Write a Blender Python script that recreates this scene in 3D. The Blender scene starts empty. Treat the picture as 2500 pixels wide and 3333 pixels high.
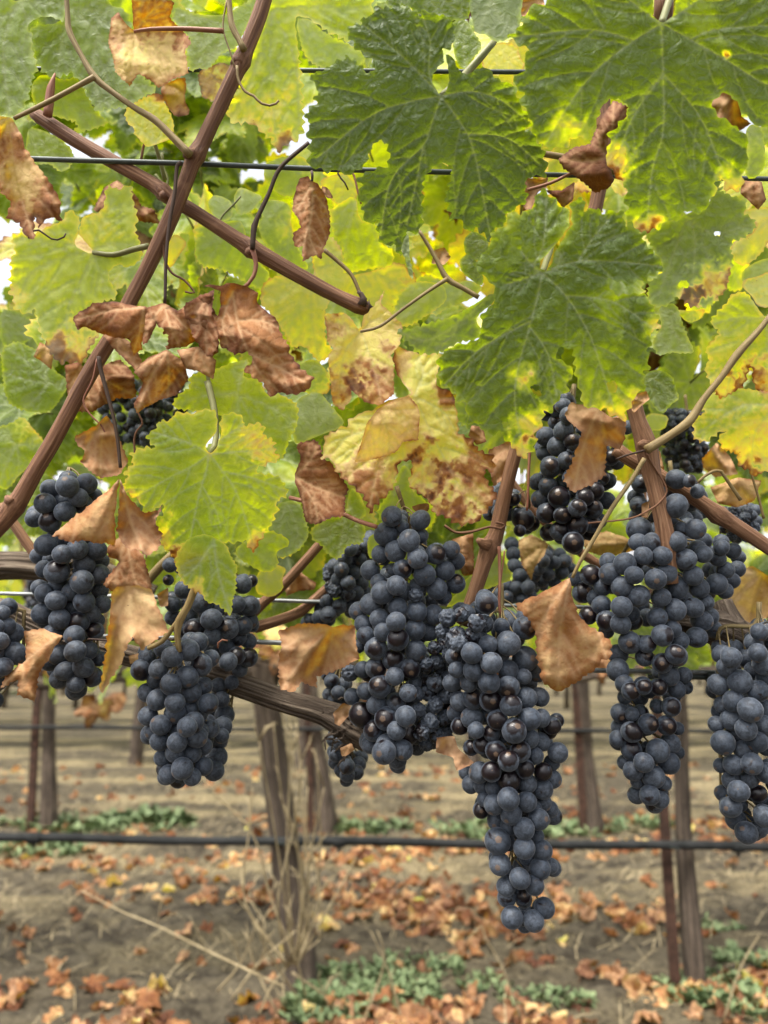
import bpy, math, random
import numpy as np
from mathutils import Vector, Matrix, Quaternion
from mathutils.geometry import delaunay_2d_cdt

R = math.radians
random.seed(7)
RNG = np.random.default_rng(7)
scene = bpy.context.scene
COL = scene.collection

# ---------------------------------------------------------------- camera
PITCH = R(10.35)
CAM = Vector((0.0, 0.0, 0.95))
FWD = Vector((0, math.cos(PITCH), math.sin(PITCH)))
RIGHT = Vector((1, 0, 0))
UP = Vector((0, -math.sin(PITCH), math.cos(PITCH)))
camd = bpy.data.cameras.new('camera')
camd.sensor_fit = 'HORIZONTAL'
camd.sensor_width = 36.0
camd.lens = 36.0
camd.clip_start = 0.02
camd.clip_end = 500
camd.dof.use_dof = True
camd.dof.focus_distance = 0.49
camd.dof.aperture_fstop = 9.0
cam = bpy.data.objects.new('camera', camd)
COL.objects.link(cam)
cam.location = CAM
cam.rotation_euler = (math.pi / 2 + PITCH, 0, 0)
scene.camera = cam

# ---------------------------------------------------------------- world, sun, exposure
SUN_EL, SUN_AZ = R(66), R(-140)      # azimuth measured from +Y towards +X
world = bpy.data.worlds.new('World')
scene.world = world
world.use_nodes = True
wn, wl = world.node_tree.nodes, world.node_tree.links
bgn = wn['Background']
sky = wn.new('ShaderNodeTexSky')
sky.sky_type = 'NISHITA'
sky.sun_disc = False
sky.sun_elevation = SUN_EL
sky.sun_rotation = SUN_AZ
sky.dust_density = 5.0
sky.air_density = 1.0
sky.ozone_density = 1.0
hsv = wn.new('ShaderNodeHueSaturation')
hsv.inputs['Saturation'].default_value = 0.22
wl.new(sky.outputs[0], hsv.inputs['Color'])
wl.new(hsv.outputs[0], bgn.inputs['Color'])
bgn.inputs['Strength'].default_value = 0.115
sl = bpy.data.lights.new('sun', 'SUN')
sl.energy = 1.5
sl.angle = R(14)
sl.color = (1.0, 0.94, 0.84)
sun = bpy.data.objects.new('sun', sl)
COL.objects.link(sun)
sd = Vector((math.sin(SUN_AZ) * math.cos(SUN_EL), math.cos(SUN_AZ) * math.cos(SUN_EL), math.sin(SUN_EL)))
sun.rotation_euler = sd.to_track_quat('Z', 'Y').to_euler()
scene.view_settings.view_transform = 'Standard'
scene.view_settings.look = 'None'
scene.view_settings.gamma = 1
scene.view_settings.use_curve_mapping = False
scene.view_settings.exposure = 1.8
scene.cycles.use_denoising = True
scene.cycles.max_bounces = 10
scene.cycles.diffuse_bounces = 5
scene.cycles.transmission_bounces = 8

# ---------------------------------------------------------------- photo measurements -> places
F = 2500.0
CROPS = {'T1': (950, 0, 1.8433), 'T2': (1600, 0, 1.8433), 'T3': (1350, 600, 1.8433), 'T4': (0, 0, 1.8433),
         'T5': (0, 700, 1.8433), 'T6': (600, 500, 1.8433), 'T7': (350, 1150, 1.8433), 'T8': (900, 950, 1.8433),
         'G1': (0, 1500, 1.8433), 'G2': (900, 1550, 1.8433), 'G3': (1600, 1250, 1.8433), 'G4': (1600, 800, 1.8433),
         'G5': (1300, 2200, 1.8433), 'G6': (1700, 1850, 2.07375), 'G7': (600, 300, 2.765),
         'D': (0, 0, 0.66357), 'S': (0, 0, 1.0), 'C5': (0, 1600, 1.327), 'C7': (0, 2450, 1.327), 'C8': (1250, 2450, 1.327)}


def src(crop, pts):
    ox, oy, s = CROPS[crop]
    a = np.array(pts, float)
    a[:, 0] = ox + a[:, 0] / s
    a[:, 1] = oy + a[:, 1] / s
    return a


def at(px, py, d):
    """world point at measured picture direction (px, py) and distance d along the view axis"""
    return CAM + (RIGHT * ((px - 1250) / F) + UP * (-(py - 1666.5) / F) + FWD) * d


def ats(a, d):
    a = np.asarray(a, float)
    d = np.broadcast_to(np.asarray(d, float), (len(a),))
    u = (a[:, 0] - 1250) / F
    v = -(a[:, 1] - 1666.5) / F
    r, up, f, c = (np.array(k) for k in (RIGHT, UP, FWD, CAM))
    return c + (u[:, None] * r + v[:, None] * up + f) * d[:, None]


# ---------------------------------------------------------------- object helpers
def new_mesh(name, verts, faces, smooth=True):
    me = bpy.data.meshes.new(name)
    me.from_pydata([tuple(map(float, v)) for v in verts], [], [tuple(map(int, f)) for f in faces])
    if smooth:
        me.polygons.foreach_set('use_smooth', [True] * len(me.polygons))
    me.update()
    return me


def attr(me, name, vals):
    a = me.attributes.new(name, 'FLOAT', 'POINT')
    a.data.foreach_set('value', np.asarray(vals, np.float32).ravel())


def vattr(me, name, vals):
    a = me.attributes.new(name, 'FLOAT_VECTOR', 'POINT')
    a.data.foreach_set('vector', np.asarray(vals, np.float32).ravel())


def obj(name, me, mat=None, parent=None):
    if mat is not None and len(me.materials) == 0:
        for m in (mat if isinstance(mat, (list, tuple)) else [mat]):
            me.materials.append(m)
    o = bpy.data.objects.new(name, me)
    COL.objects.link(o)
    if parent is not None:
        o.parent = parent
        o.matrix_parent_inverse = Matrix.Translation(-Vector(parent.location)) if parent.type == 'EMPTY' else parent_inv(parent)
    return o


def parent_inv(p):
    m = p.matrix_basis.copy()
    q = p
    while q.parent is not None:
        m = q.parent.matrix_basis @ q.matrix_parent_inverse @ m
        q = q.parent
    return m.inverted()


def tag(o, label=None, cat=None, group=None, kind=None):
    if label: o['label'] = label
    if cat: o['category'] = cat
    if group: o['group'] = group
    if kind: o['kind'] = kind
    return o


def empty(name, loc, label, cat, group=None):
    o = bpy.data.objects.new(name, None)
    COL.objects.link(o)
    o.location = loc
    o.empty_display_size = 0.05
    return tag(o, label, cat, group)


class MB:
    """collects geometry for one mesh"""
    def __init__(self):
        self.v, self.f, self.uv, self.n = [], [], [], 0

    def add(self, verts, faces, uv=None):
        verts = np.asarray(verts, float)
        self.v.append(verts)
        self.f.extend([tuple(int(i) + self.n for i in f) for f in faces])
        self.uv.append(np.zeros((len(verts), 3)) if uv is None else np.asarray(uv, float))
        self.n += len(verts)

    def mesh(self, name, smooth=True):
        me = new_mesh(name, np.concatenate(self.v), self.f, smooth)
        vattr(me, 'tuv', np.concatenate(self.uv))
        return me


# value noise on numpy arrays
def _h(ix, iy, iz, seed):
    n = (ix * 374761393 + iy * 668265263 + iz * 2147483647 + seed * 1274126177) & 0xFFFFFFFF
    n = ((n ^ (n >> 13)) * 1274126177) & 0xFFFFFFFF
    n = n ^ (n >> 16)
    return (n & 0xFFFF) / 65535.0 * 2 - 1


def vnoise(p, seed=0):
    p = np.asarray(p, float)
    if p.shape[1] == 2:
        p = np.concatenate([p, np.zeros((len(p), 1))], 1)
    i = np.floor(p).astype(np.int64)
    f = p - i
    f = f * f * f * (f * (f * 6 - 15) + 10)
    out = 0
    for dx in (0, 1):
        for dy in (0, 1):
            for dz in (0, 1):
                w = (f[:, 0] if dx else 1 - f[:, 0]) * (f[:, 1] if dy else 1 - f[:, 1]) * (f[:, 2] if dz else 1 - f[:, 2])
                out = out + w * _h(i[:, 0] + dx, i[:, 1] + dy, i[:, 2] + dz, seed)
    return out


def fbm(p, seed=0, octv=3, ridged=False):
    out, a = 0, 1.0
    p = np.asarray(p, float)
    for k in range(octv):
        n = vnoise(p * (2.03 ** k), seed + k * 17)
        out = out + a * ((1 - 2 * np.abs(n)) if ridged else n)
        a *= 0.5
    return out


def catmull(pts, step):
    P = np.asarray(pts, float)
    if len(P) < 3:
        n = max(2, int(np.linalg.norm(P[-1] - P[0]) / step) + 1)
        t = np.linspace(0, 1, n)[:, None]
        return P[0] * (1 - t) + P[-1] * t, np.linspace(0, len(P) - 1, n)
    Q = np.concatenate([[2 * P[0] - P[1]], P, [2 * P[-1] - P[-2]]])
    out, par = [], []
    for i in range(len(P) - 1):
        p0, p1, p2, p3 = Q[i:i + 4]
        n = max(1, int(np.linalg.norm(p2 - p1) / step))
        for k in range(n):
            t = k / n
            out.append(0.5 * (2 * p1 + (p2 - p0) * t + (2 * p0 - 5 * p1 + 4 * p2 - p3) * t * t + (3 * p1 - p0 - 3 * p2 + p3) * t ** 3))
            par.append(i + t)
    out.append(P[-1]); par.append(len(P) - 1)
    return np.array(out), np.array(par)


def tube(mb, pts, rad, sides=8, step=0.006, rough=0.0, ridges=0, seed=0, cap=True, smooth=True):
    """tapering, optionally bark-ridged tube through world points; rad is one value per point"""
    pts = np.array([tuple(p) for p in pts], float)
    rad = np.broadcast_to(np.asarray(rad, float), (len(pts),))
    c, par = catmull(pts, step)
    r = np.interp(par, np.arange(len(pts)), rad)
    n = len(c)
    t = np.gradient(c, axis=0)
    t /= np.linalg.norm(t, axis=1)[:, None] + 1e-12
    ref = np.array([0.3, 0.9, 0.2]) if abs(t[0] @ np.array([0.3, 0.9, 0.2])) < 0.9 else np.array([1.0, 0, 0])
    u = np.cross(t[0], ref); u /= np.linalg.norm(u)
    V, UV, L = [], [], 0.0
    for i in range(n):
        if i:
            u = u - t[i] * (u @ t[i]); u /= np.linalg.norm(u) + 1e-12
            L += np.linalg.norm(c[i] - c[i - 1])
        w = np.cross(t[i], u)
        a = np.linspace(0, 2 * math.pi, sides, endpoint=False)
        rr = np.full(sides, r[i])
        if rough > 0:
            q = np.stack([np.cos(a) * 1.3, np.sin(a) * 1.3, np.full(sides, L / (r[0] * 6 + 1e-6))], 1)
            k = vnoise(q, seed) * 0.6
            if ridges:
                q2 = np.stack([np.cos(a) * ridges, np.sin(a) * ridges, np.full(sides, L / (r[0] * 5 + 1e-6))], 1)
                k = k + vnoise(q2, seed + 5) * 0.8
            rr = rr * (1 + rough * k)
        V.append(c[i] + (np.cos(a) * rr)[:, None] * u + (np.sin(a) * rr)[:, None] * w)
        UV.append(np.stack([np.cos(a) * r[i], np.sin(a) * r[i], np.full(sides, L)], 1))
    Fc = []
    for i in range(n - 1):
        for k in range(sides):
            b = (k + 1) % sides
            Fc.append((i * sides + k, i * sides + b, (i + 1) * sides + b, (i + 1) * sides + k))
    if cap:
        Fc.append(tuple(range(sides - 1, -1, -1)))
        Fc.append(tuple((n - 1) * sides + k for k in range(sides)))
    mb.add(np.concatenate(V), Fc, np.concatenate(UV))


# ---------------------------------------------------------------- material helpers
def mat_new(name):
    m = bpy.data.materials.new(name)
    m.use_nodes = True
    nt = m.node_tree
    nt.nodes.clear()
    out = nt.nodes.new('ShaderNodeOutputMaterial')
    return m, nt, out


class NT:
    def __init__(self, nt):
        self.nt = nt

    def n(self, t, **kw):
        x = self.nt.nodes.new(t)
        for k, v in kw.items():
            setattr(x, k, v)
        return x

    def l(self, a, b):
        self.nt.links.new(a, b)

    def set(self, sock, v):
        if hasattr(v, 'is_output'):
            self.l(v, sock)
        else:
            sock.default_value = v

    def math(self, op, a, b=None, c=None, clamp=False):
        x = self.n('ShaderNodeMath', operation=op, use_clamp=clamp)
        self.set(x.inputs[0], a)
        if b is not None: self.set(x.inputs[1], b)
        if c is not None: self.set(x.inputs[2], c)
        return x.outputs[0]

    def vmath(self, op, a, b):
        x = self.n('ShaderNodeVectorMath', operation=op)
        self.set(x.inputs[0], a)
        self.set(x.inputs[1], b)
        return x.outputs[0]

    def mix(self, f, a, b, blend='MIX'):
        x = self.n('ShaderNodeMix', data_type='RGBA', blend_type=blend)
        self.set(x.inputs[0], f)
        self.set(x.inputs[6], a if hasattr(a, 'is_output') else (*a, 1) if len(a) == 3 else a)
        self.set(x.inputs[7], b if hasattr(b, 'is_output') else (*b, 1) if len(b) == 3 else b)
        return x.outputs[2]

    def map(self, v, a, b, c=0.0, d=1.0, smooth=True):
        x = self.n('ShaderNodeMapRange', interpolation_type='SMOOTHSTEP' if smooth else 'LINEAR')
        self.set(x.inputs[0], v)
        for i, k in enumerate((a, b, c, d)):
            self.set(x.inputs[1 + i], k)
        return x.outputs[0]

    def noise(self, vec, scale, detail=3, rough=0.55, dist=0.0):
        x = self.n('ShaderNodeTexNoise')
        self.l(vec, x.inputs['Vector'])
        x.inputs['Scale'].default_value = scale
        x.inputs['Detail'].default_value = detail
        x.inputs['Roughness'].default_value = rough
        x.inputs['Distortion'].default_value = dist
        return x.outputs[0]

    def noisec(self, vec, scale, detail=2):
        x = self.n('ShaderNodeTexNoise')
        self.l(vec, x.inputs['Vector'])
        x.inputs['Scale'].default_value = scale
        x.inputs['Detail'].default_value = detail
        return x.outputs[1]

    def vor(self, vec, scale, feature='DISTANCE_TO_EDGE', rnd=1.0):
        x = self.n('ShaderNodeTexVoronoi', feature=feature)
        self.l(vec, x.inputs['Vector'])
        x.inputs['Scale'].default_value = scale
        x.inputs['Randomness'].default_value = rnd
        return x.outputs[0]

    def ramp(self, f, stops, interp='LINEAR'):
        x = self.n('ShaderNodeValToRGB')
        self.l(f, x.inputs[0])
        cr = x.color_ramp
        cr.interpolation = interp
        while len(cr.elements) < len(stops):
            cr.elements.new(0.5)
        for e, (p, c) in zip(cr.elements, stops):
            e.position = p
            e.color = (*c, 1)
        return x.outputs[0]

    def attr(self, name, out=2):
        x = self.n('ShaderNodeAttribute', attribute_name=name)
        return x.outputs[out]

    def bump(self, h, strength, dist, normal=None):
        x = self.n('ShaderNodeBump')
        self.set(x.inputs['Height'], h)
        x.inputs['Strength'].default_value = strength
        x.inputs['Distance'].default_value = dist
        if normal is not None: self.l(normal, x.inputs['Normal'])
        return x.outputs[0]

    def bsdf(self, col, rough, normal=None, spec=0.5):
        x = self.n('ShaderNodeBsdfPrincipled')
        self.set(x.inputs['Base Color'], col if hasattr(col, 'is_output') else (*col, 1))
        self.set(x.inputs['Roughness'], rough)
        x.inputs['Specular IOR Level'].default_value = spec
        if normal is not None: self.l(normal, x.inputs['Normal'])
        return x


def make_leaf_mat():
    """one leaf material: obj.color = (age, dryness, random); vertex attributes age, vein, edge, luv"""
    m, nt, out = mat_new('vine_leaf')
    N = NT(nt)
    oi = N.n('ShaderNodeObjectInfo')
    sep = N.n('ShaderNodeSeparateColor')
    N.l(oi.outputs['Color'], sep.inputs[0])
    luv = N.attr('luv', 1)
    offs = N.n('ShaderNodeCombineXYZ')
    N.l(N.math('MULTIPLY', sep.outputs[2], 7.3), offs.inputs[0])
    N.l(N.math('MULTIPLY', sep.outputs[2], 3.1), offs.inputs[1])
    p = N.vmath('ADD', luv, offs.outputs[0])
    wob = N.vmath('SCALE', N.vmath('SUBTRACT', N.noisec(p, 90), (0.5, 0.5, 0.5)), (0, 0, 0))
    wob.node.inputs['Scale'].default_value = 0.010
    pw = N.vmath('ADD', p, wob)
    vein = N.attr('vein')
    v2 = N.vor(pw, 150)
    v3 = N.vor(pw, 420)
    n1 = N.noise(p, 28, 4, 0.6)
    n2 = N.noise(p, 140, 3, 0.6)
    dry = sep.outputs[1]
    age = N.math('ADD', N.attr('age'), sep.outputs[0])
    age = N.math('ADD', age, N.math('MULTIPLY', N.math('SUBTRACT', n1, 0.5), N.map(N.attr('age'), -0.05, 0.25, 0.20, 0.5)))
    age = N.math('ADD', age, N.math('MULTIPLY', N.math('SUBTRACT', n2, 0.5), 0.16))
    col = N.ramp(age, [(0.0, (0.056, 0.084, 0.040)), (0.16, (0.098, 0.140, 0.046)), (0.30, (0.200, 0.270, 0.044)),
                       (0.44, (0.375, 0.435, 0.075)), (0.58, (0.62, 0.555, 0.16)), (0.69, (0.56, 0.41, 0.20)),
                       (0.79, (0.300, 0.138, 0.055)), (0.9, (0.158, 0.058, 0.024)), (1.0, (0.085, 0.035, 0.021))])
    # specks
    spk = N.map(N.noise(p, 330, 2, 0.5), 0.70, 0.78)
    spk = N.math('MULTIPLY', spk, N.map(age, 0.3, 0.6))
    col = N.mix(N.math('MULTIPLY', spk, 0.7), col, (0.16, 0.06, 0.02))
    col0 = col
    # fine vein network
    net = N.map(v2, 0.0, 0.075, 1.0, 0.0)
    netf = N.map(v3, 0.0, 0.10, 1.0, 0.0)
    live = N.math('SUBTRACT', 1.0, dry, clamp=True)
    vcol = N.ramp(age, [(0.0, (0.25, 0.30, 0.19)), (0.3, (0.46, 0.52, 0.29)), (0.55, (0.62, 0.56, 0.25)),
                        (0.7, (0.36, 0.21, 0.09)), (0.82, (0.50, 0.31, 0.17)), (1.0, (0.26, 0.13, 0.07))])
    col = N.mix(N.math('MULTIPLY', net, 0.17), col, vcol)
    col = N.mix(N.math('MULTIPLY', netf, 0.10), col, vcol)
    col = N.mix(N.math('MULTIPLY', vein, 0.9), col, vcol)
    # paler, felted underside
    geo = N.n('ShaderNodeNewGeometry')
    pale = N.mix(0.38, col, (0.36, 0.40, 0.26))
    pale = N.mix(dry, pale, N.mix(0.25, col, (0.40, 0.27, 0.16)))
    colf = N.mix(geo.outputs['Backfacing'], col, pale)
    # relief: sunken veins, puckered blade
    h = N.math('MULTIPLY', N.map(v2, 0.0, 0.28), 1.0)
    h = N.math('ADD', h, N.math('MULTIPLY', N.map(v3, 0.0, 0.3), 0.32))
    h = N.math('SUBTRACT', h, N.math('MULTIPLY', vein, 0.9))
    h = N.math('ADD', h, N.math('MULTIPLY', N.math('MULTIPLY', N.noise(p, 90, 3, 0.55), dry), 1.1))
    h = N.math('MULTIPLY', h, N.map(age, 0.13, 0.34, 1.0, 0.28))
    h = N.math('MULTIPLY', h, N.math('SUBTRACT', 1.0, N.math('MULTIPLY', geo.outputs['Backfacing'], 0.6)))
    bmp = N.bump(h, 0.50, 0.0011)
    rough = N.math('ADD', N.math('MULTIPLY', dry, 0.35), N.math('ADD', 0.40, N.math('MULTIPLY', n2, 0.12)))
    b = N.bsdf(colf, rough, bmp, 0.19)
    # light through the blade
    tr = N.n('ShaderNodeBsdfTranslucent')
    tcol = N.mix(1.0, N.mix(N.math('MULTIPLY', vein, 0.30), col0, (0.22, 0.25, 0.13)), (2.65, 2.5, 0.85), 'MULTIPLY')
    gam = N.n('ShaderNodeHueSaturation')
    gam.inputs['Saturation'].default_value = 1.10
    N.l(tcol, gam.inputs['Color'])
    N.l(gam.outputs[0], tr.inputs['Color'])
    N.l(bmp, tr.inputs['Normal'])
    ms = N.n('ShaderNodeMixShader')
    N.l(N.math('SUBTRACT', 0.48, N.math('MULTIPLY', dry, 0.32)), ms.inputs[0])
    N.l(b.outputs[0], ms.inputs[1])
    N.l(tr.outputs[0], ms.inputs[2])
    N.l(ms.outputs[0], out.inputs[0])
    return m


def make_berry_mat():
    """obj.color = (bare skin amount, random, shrivel)"""
    m, nt, out = mat_new('grape_skin')
    N = NT(nt)
    oi = N.n('ShaderNodeObjectInfo')
    sep = N.n('ShaderNodeSeparateColor')
    N.l(oi.outputs['Color'], sep.inputs[0])
    tc = N.n('ShaderNodeTexCoord')
    offs = N.n('ShaderNodeCombineXYZ')
    N.l(N.math('MULTIPLY', sep.outputs[1], 31.0), offs.inputs[0])
    N.l(N.math('MULTIPLY', sep.outputs[1], 17.0), offs.inputs[2])
    ob = tc.outputs['Object']
    p = N.vmath('ADD', ob, offs.outputs[0])
    big = N.noise(p, 0.85, 3, 0.55, 0.3)
    fine = N.noise(p, 7.0, 4, 0.65)
    rub = N.math('ADD', N.math('MULTIPLY', N.math('SUBTRACT', big, 0.5), 2.4), N.math('MULTIPLY', N.math('SUBTRACT', fine, 0.5), 0.35))
    spz = N.n('ShaderNodeSeparateXYZ')
    N.l(ob, spz.inputs[0])
    thr = N.math('SUBTRACT', 0.56, N.math('MULTIPLY', sep.outputs[0], 1.2))
    bare = N.map(N.math('SUBTRACT', rub, thr), -0.04, 0.16)
    # wax worn off the outward cheek
    wear = oi.outputs['Alpha']
    lim = N.math('SUBTRACT', 1.02, N.math('MULTIPLY', wear, 0.62))
    capd = N.math('ADD', N.math('MULTIPLY', spz.outputs[2], -1.0), N.math('ADD', N.math('MULTIPLY', N.math('SUBTRACT', big, 0.5), 1.1), N.math('MULTIPLY', N.math('SUBTRACT', fine, 0.5), 0.25)))
    cap = N.math('MULTIPLY', N.map(N.math('SUBTRACT', capd, lim), -0.05, 0.12), N.map(wear, 0.02, 0.08))
    bare = N.math('MAXIMUM', bare, cap)
    # thin scratches in the wax
    scr = N.map(N.noise(p, 2.6, 5, 0.8, 1.8), 0.57, 0.63)
    bare = N.math('MAXIMUM', bare, N.math('MULTIPLY', scr, 0.62))
    skin = N.mix(N.noise(p, 2.2, 2), (0.004, 0.0035, 0.005), (0.013, 0.007, 0.009))
    blo = N.mix(N.map(N.noise(p, 2.3, 5, 0.68, 0.8), 0.30, 0.68), (0.017, 0.022, 0.031), (0.068, 0.084, 0.108))
    tint = N.mix(sep.outputs[1], (0.66, 0.70, 0.76), (1.22, 1.20, 1.20))
    blo = N.mix(1.0, blo, tint, 'MULTIPLY')
    # lenticel dots
    dots = N.vor(p, 5.5, 'F1')
    dot = N.math('MULTIPLY', N.map(dots, 0.05, 0.09, 1.0, 0.0), 0.35)
    blo = N.mix(dot, blo, (0.13, 0.125, 0.12))
    col = N.mix(bare, blo, skin)
    # stylar scar on the outward pole
    sp = N.n('ShaderNodeSeparateXYZ')
    N.l(ob, sp.inputs[0])
    scar = N.map(sp.outputs[2], -0.992, -0.984, 1.0, 0.0)
    col = N.mix(N.math('MULTIPLY', scar, 0.8), col, (0.11, 0.07, 0.045))
    rough = N.math('SUBTRACT', N.math('ADD', 0.60, N.math('MULTIPLY', fine, 0.1)), N.math('MULTIPLY', bare, 0.36))
    bmp = N.bump(N.math('ADD', N.math('MULTIPLY', fine, 0.4), N.math('MULTIPLY', big, 0.6)), 0.10, 0.10)
    b = N.bsdf(col, rough, bmp, 0.45)
    sh = N.math('MULTIPLY', N.math('SUBTRACT', 1.0, bare), 0.22)
    N.l(sh, b.inputs['Sheen Weight'])
    b.inputs['Sheen Roughness'].default_value = 0.4
    b.inputs['Sheen Tint'].default_value = (0.75, 0.8, 0.9, 1)
    N.l(b.outputs[0], out.inputs[0])
    return m


def make_bark(name, c1, c2, c3, along, across, bumpd, rough=0.75, fleck=0.0):
    m, nt, out = mat_new(name)
    N = NT(nt)
    t = N.attr('tuv', 1)
    mp = N.n('ShaderNodeMapping')
    N.l(t, mp.inputs[0])
    mp.inputs['Scale'].default_value = (across, across, along)
    a = N.noise(mp.outputs[0], 1.0, 5, 0.65, 0.4)
    b_ = N.noise(t, 60, 3)
    tc = N.n('ShaderNodeTexCoord')
    g = N.noise(tc.outputs['Object'], 14, 3)
    col = N.ramp(a, [(0.28, c1), (0.5, c2), (0.74, c3)])
    col = N.mix(N.math('MULTIPLY', N.map(g, 0.35, 0.7), 0.45), col, c1)
    col = N.mix(N.math('MULTIPLY', N.map(b_, 0.62, 0.7), fleck), col, c3)
    bmp = N.bump(a, 0.9, bumpd)
    N.l(N.bsdf(col, rough, bmp, 0.3).outputs[0], out.inputs[0])
    return m


def make_plain(name, c1, c2, scale, rough, spec=0.5, metal=0.0, bumpd=0.0):
    m, nt, out = mat_new(name)
    N = NT(nt)
    tc = N.n('ShaderNodeTexCoord')
    a = N.noise(tc.outputs['Object'], scale, 4, 0.6)
    col = N.mix(N.map(a, 0.3, 0.7), c1, c2)
    b = N.bsdf(col, rough, N.bump(a, 0.6, bumpd) if bumpd else None, spec)
    b.inputs['Metallic'].default_value = metal
    N.l(b.outputs[0], out.inputs[0])
    return m


def make_ground_mat():
    m, nt, out = mat_new('dry_soil')
    N = NT(nt)
    tc = N.n('ShaderNodeTexCoord')
    p = tc.outputs['Object']
    mp = N.n('ShaderNodeMapping')
    N.l(p, mp.inputs[0])
    mp.inputs['Scale'].default_value = (0.6, 1.6, 1)
    big = N.noise(mp.outputs[0], 1.6, 4, 0.6)
    mid = N.noise(p, 14, 4, 0.65)
    fine = N.noise(p, 80, 4, 0.7)
    col = N.mix(N.map(mid, 0.38, 0.62), (0.036, 0.029, 0.020), (0.096, 0.080, 0.054))
    straw = N.math('MULTIPLY', N.map(big, 0.45, 0.62), N.map(fine, 0.35, 0.6))
    sy = N.n('ShaderNodeSeparateXYZ')
    N.l(p, sy.inputs[0])
    straw = N.math('MULTIPLY', straw, N.map(sy.outputs[1], 2.2, 4.2, 0.25, 1.0))
    col = N.mix(straw, col, (0.30, 0.24, 0.13))
    col = N.mix(N.math('MULTIPLY', N.map(fine, 0.52, 0.75), 0.5), col, (0.20, 0.17, 0.12))
    col = N.mix(N.math('MULTIPLY', N.map(fine, 0.46, 0.28), 0.7), col, (0.026, 0.021, 0.015))
    bmp = N.bump(N.math('ADD', fine, mid), 0.8, 0.02)
    N.l(N.bsdf(col, 0.95, bmp, 0.15).outputs[0], out.inputs[0])
    return m


LEAF = make_leaf_mat()
BERRY = make_berry_mat()
CANE = make_bark('cane_bark', (0.070, 0.028, 0.014), (0.185, 0.086, 0.044), (0.36, 0.20, 0.105), 20, 700, 0.0014, 0.62, 0.25)
CANE2 = make_bark('tan_cane_bark', (0.10, 0.044, 0.022), (0.25, 0.128, 0.068), (0.43, 0.255, 0.15), 20, 700, 0.0014, 0.6, 0.25)
SHOOT = make_bark('green_brown_shoot', (0.13, 0.085, 0.035), (0.235, 0.17, 0.07), (0.36, 0.28, 0.13), 30, 900, 0.0004, 0.6, 0.2)
PETIOLE = make_bark('red_petiole', (0.15, 0.05, 0.030), (0.27, 0.11, 0.065), (0.38, 0.22, 0.12), 30, 900, 0.0003, 0.55, 0.1)
GPETIOLE = make_bark('green_petiole', (0.12, 0.13, 0.05), (0.20, 0.20, 0.08), (0.28, 0.26, 0.12), 30, 900, 0.0003, 0.5, 0.1)
DARKTWIG = make_bark('dark_twig', (0.030, 0.018, 0.014), (0.065, 0.038, 0.026), (0.12, 0.08, 0.05), 30, 900, 0.0005, 0.7, 0.2)
OLDWOOD = make_bark('old_vine_wood', (0.028, 0.019, 0.013), (0.14, 0.104, 0.075), (0.36, 0.29, 0.215), 14, 380, 0.006, 0.85, 0.3)
TRUNK = make_bark('trunk_bark', (0.022, 0.016, 0.012), (0.078, 0.058, 0.043), (0.19, 0.145, 0.108), 6, 120, 0.008, 0.9, 0.3)
RACHIS = make_bark('bunch_stalk', (0.09, 0.055, 0.025), (0.20, 0.15, 0.06), (0.32, 0.26, 0.12), 40, 800, 0.0003, 0.6, 0.2)
WIRE = make_plain('coated_wire', (0.030, 0.040, 0.036), (0.075, 0.088, 0.080), 60, 0.5, 0.5, 0.3)
GWIRE = make_plain('galvanised_wire', (0.13, 0.14, 0.14), (0.28, 0.29, 0.29), 60, 0.45, 0.5, 0.5)
HOSE = make_plain('black_hose', (0.008, 0.009, 0.009), (0.022, 0.023, 0.023), 20, 0.75, 0.25)
RUST = make_plain('rusted_steel', (0.030, 0.017, 0.012), (0.090, 0.045, 0.030), 26, 0.8, 0.3, 0.2, 0.001)
STRAW = make_plain('dry_straw', (0.24, 0.185, 0.10), (0.42, 0.34, 0.20), 30, 0.7, 0.3)
WEED = make_plain('weed_green', (0.085, 0.13, 0.055), (0.19, 0.24, 0.11), 14, 0.6, 0.3)
SOIL = make_ground_mat()


# ---------------------------------------------------------------- leaf geometry
def seg_dist(P, poly, closed=False):
    """distance of points P to a polyline, and arc parameter of the closest point"""
    A = poly if closed else poly[:-1]
    B = np.roll(poly, -1, 0) if closed else poly[1:]
    best = np.full(len(P), 1e9)
    for k in range(0, len(A), 64):
        a, b = A[k:k + 64], B[k:k + 64]
        ab = b - a
        L2 = (ab ** 2).sum(1) + 1e-18
        t = np.clip(((P[:, None, :] - a) * ab).sum(2) / L2, 0, 1)
        d = np.sqrt((((a + t[..., None] * ab) - P[:, None, :]) ** 2).sum(2)).min(1)
        best = np.minimum(best, d)
    return best


def inside(P, poly):
    x, y = P[:, 0], P[:, 1]
    c = np.zeros(len(P), bool)
    n = len(poly)
    for i in range(n):
        x1, y1 = poly[i - 1]
        x2, y2 = poly[i]
        if y1 == y2:
            continue
        k = ((y1 > y) != (y2 > y)) & (x < (x2 - x1) * (y - y1) / (y2 - y1) + x1)
        c ^= k
    return c


def resample_closed(p, step):
    q = np.concatenate([p, p[:1]])
    s = np.concatenate([[0], np.cumsum(np.linalg.norm(np.diff(q, axis=0), axis=1))])
    n = max(12, int(s[-1] / step))
    t = np.linspace(0, s[-1], n, endpoint=False)
    return np.stack([np.interp(t, s, q[:, 0]), np.interp(t, s, q[:, 1])], 1)


def chaikin(p, n=1):
    for _ in range(n):
        q = np.roll(p, -1, 0)
        p = np.stack([0.8 * p + 0.2 * q, 0.2 * p + 0.8 * q], 1).reshape(-1, 2)
    return p


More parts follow.
